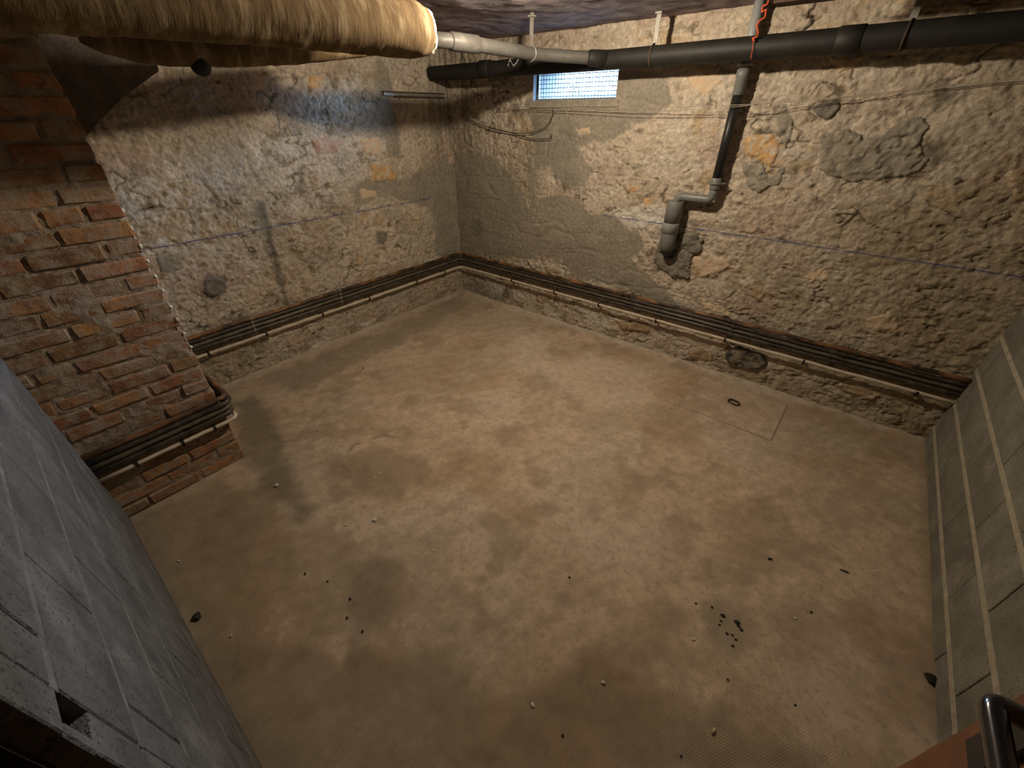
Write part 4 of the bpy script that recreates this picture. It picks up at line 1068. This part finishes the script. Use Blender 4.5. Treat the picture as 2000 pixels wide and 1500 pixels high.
# ------------------------------------------------------------------ door leaf at the lower right
def make_door():
    xf = 3.52                                       # face towards the doorway
    e = at(1905, 1405, 0, xf); yf = e[1]
    root = empty('door_1', (xf, FRONT, 0)); tag(root, 'open red brown door leaf with black handle at lower right', kind='structure')
    MB().box((xf, FRONT+0.01, 0.008), (xf+0.04, yf, 2.02), 0.003).build('leaf', M['door'], root)
    pb = at(1889, 1448, 0, xf-0.004); pt = at(1927, 1423, 0, xf-0.004)
    z0 = pb[2]; yE = (pb[1]+pt[1])/2; z1 = z0+0.24
    pl = MB().box((xf-0.007, yE-0.046, z0), (xf, yE, z1), 0.003).build('handle_plate', M['black_plate'], root)
    k = MB(); kc = np.array((xf-0.0072, yE-0.024, z0+0.06))
    k.tube([kc, kc+np.array((-0.003, 0, 0))], 0.012, 16); k.build('keyhole_boss', M['black_metal'], pl, True)
    # lever: neck out of the plate, bend, grip back towards the hinge
    ap = at(1935, 1368, 0, xf-0.062)
    nk = np.array((xf-0.004, ap[1]+0.0, ap[2]))
    gr = np.array((xf-0.055, ap[1]-0.125, ap[2]-0.004))
    P = fillet([nk, ap, gr], 0.014, 8)
    mb = MB(); mb.tube(resample(P, 0.012), 0.0105, 18); lv = mb.build('lever', M['black_metal'], root, True)
    MB().tube([nk, nk+np.array((-0.008, 0, 0))], 0.024, 22).build('rose', M['black_metal'], root, True)
    return root
make_door()

# ------------------------------------------------------------------ the bulb that lights the cellar (just above the frame)
lp = empty('ceiling_lamp', (LAMP[0], LAMP[1], CEIL)); tag(lp, 'bare bulb in a holder on the cellar ceiling', 'lamp')
MB().tube([(LAMP[0], LAMP[1], CEIL+0.02), (LAMP[0], LAMP[1], LAMP[2]+0.02)], 0.022, 18).build('holder', M['pvc_light'], lp, True)
mt, N, L, Bn = new_mat('warm bulb'); em = N.new('ShaderNodeEmission'); em.inputs[0].default_value = (*LAMP_COL, 1); em.inputs[1].default_value = LAMP_STR
L.new(em.outputs[0], N['Material Output'].inputs[0])
V = []; F = []
for i in range(9):
    a = math.pi*i/8
    for j in range(16):
        b = 2*math.pi*j/16; V.append((LAMP[0]+0.024*math.sin(a)*math.cos(b), LAMP[1]+0.024*math.sin(a)*math.sin(b), LAMP[2]+0.024*math.cos(a)))
for i in range(8):
    for j in range(16):
        j2 = (j+1) % 16; F.append((i*16+j, (i+1)*16+j, (i+1)*16+j2, i*16+j2))
mesh_obj('bulb', V, F, mt, lp, True)

# ------------------------------------------------------------------ bits lying on the floor
rb = random.Random(21)
def bit(name, label, px, py, size, mat, cat, group=None, flat=0.5):
    p = at(px, py, 2, 0.0); s = size
    o = MB().lump((p[0], p[1], s*flat*0.8+0.001), (s*rb.uniform(.8, 1.3), s*rb.uniform(.7, 1.1), s*flat), rb, 2).build(name, M[mat], None, False)
    return tag(o, label, cat, group)
WC = [(733,933,'left one of two white crumbs in the brown floor stain'),(743,924,'right one of two white crumbs in the brown floor stain'),
      (675,1026,'white crumb just left of the pale lump in the floor stain'),(711,836,'white crumb on the floor right of the pier corner stain'),
      (1133,879,'white crumb near the middle of the pale floor'),(845,1076,'white crumb above the dark elongated floor stain'),
      (1178,1333,'white crumb on the floor at bottom centre'),(1552,1208,'white crumb right of the cluster of dark flakes'),
      (1710,1116,'white crumb right of the thin brown splinter'),(350,1096,'white crumb by the foot of the front block wall'),
      (452,1242,'white crumb right of the charred lump on the floor'),(1354,1249,'white crumb left of the cluster of dark flakes'),
      (1040,1377,'white crumb lowest on the floor at bottom centre')]
for px, py, lb in WC: bit('plaster_crumb', lb, px, py, 0.006, 'white_lime', 'crumb', 'white plaster crumbs on the floor')
BC = [(596,1121,'leftmost of the black crumbs in the row left of the elongated stain'),(640,1136,'second black crumb in the row left of the elongated stain'),
      (684,1170,'black crumb touching the elongated dark floor stain'),(678,1207,'lower black crumb beside the elongated dark floor stain'),
      (708,1234,'black crumb at the tail of the elongated dark floor stain'),(620,843,'black crumb on the floor between pier and brown stain'),
      (1112,1128,'single dark crumb on the bare floor near the centre'),(1359,1179,'small black crumb up left of the dark flakes'),
      (1390,1186,'larger black crumb close above the dark flakes'),(1584,1196,'black crumb far right of the dark flakes'),
      (1431,1262,'black crumb right below the dark flakes'),(1421,1328,'black crumb well below the dark flakes'),
      (1553,1378,'black crumb on the floor towards the brown door'),(1099,1437,'black crumb at the bottom edge left of the pale splinter'),
      (1330,1478,'black crumb at the very bottom edge of the floor'),(1310,798,'black crumb just left of the floor hatch')]
for px, py, lb in BC: bit('black_crumb', lb, px, py, 0.005, 'black_bit', 'crumb', 'black crumbs on the floor')
bit('plaster_lump', 'white plaster lump on the floor at the foot of the left wall', 604, 684, 0.018, 'white_lime', 'lump', None, 0.8)
bit('plaster_lump', 'small pale plaster lump in the middle of the brown floor stain', 733, 1016, 0.011, 'white_lime', 'lump', None, 0.5)
bit('plaster_lump', 'white plaster lump on the floor beside the brick pier corner', 541, 949, 0.010, 'white_lime', 'lump', None, 0.6)
bit('rubble_lump', 'dark rubble lump on the floor under the back wall', 1308, 688, 0.016, 'darkstone', 'lump', None, 0.8)
bit('rubble_lump', 'dark rubble lump beside the sooty stone under the back wall', 1350, 700, 0.018, 'darkstone', 'lump', None, 0.7)
bit('rubble_lump', 'dark red pebble on the floor near the left wall', 709, 720, 0.010, 'rust_steel', 'lump', None, 0.5)
bit('charred_lump', 'black charred lump on the floor beside the front block wall', 385, 1206, 0.016, 'black_bit', 'lump', None, 0.5)
bit('charred_lump', 'black lump against the foot of the right block wall', 1815, 1326, 0.022, 'black_bit', 'lump', None, 0.6)
fl = empty('debris_flakes', tuple(at(1425, 1215, 2, 0.0))); tag(fl, 'cluster of dark flakes on the floor right of centre', 'flakes')
for px, py, s in ((1412,1203,.012),(1408,1213,.007),(1440,1216,.012),(1448,1231,.008),(1420,1238,.007),(1430,1241,.006),(1405,1221,.006),(1443,1224,.008),(1437,1250,.006)):
    p = at(px, py, 2, 0.0)
    MB().lump((p[0], p[1], 0.002), (s, s*rb.uniform(.5, .9), 0.0025), rb, 2).build('flake', M['black_bit'], fl)
def stick(name, label, a, b, r, mat, cat):
    p = at(*a, 2, r+0.001); q = at(*b, 2, r+0.001)
    return tag(MB().tube(resample([p, (p+q)/2+np.array((0.002, 0.003, 0.001)), q], 0.01), r, 6).build(name, M[mat], None, True), label, cat)
stick('wood_splinter', 'thin brown wood splinter on the floor near the right wall', (1641,1112), (1657,1119), 0.0035, 'twig', 'splinter')
stick('wood_splinter', 'pale yellow wood splinter on the floor in the foreground', (1391,1432), (1395,1423), 0.0045, 'splinter', 'splinter')
stick('wood_splinter', 'short dark splinter on the floor left of the thin brown splinter', (1500,1091), (1508,1093), 0.004, 'black_bit', 'splinter')
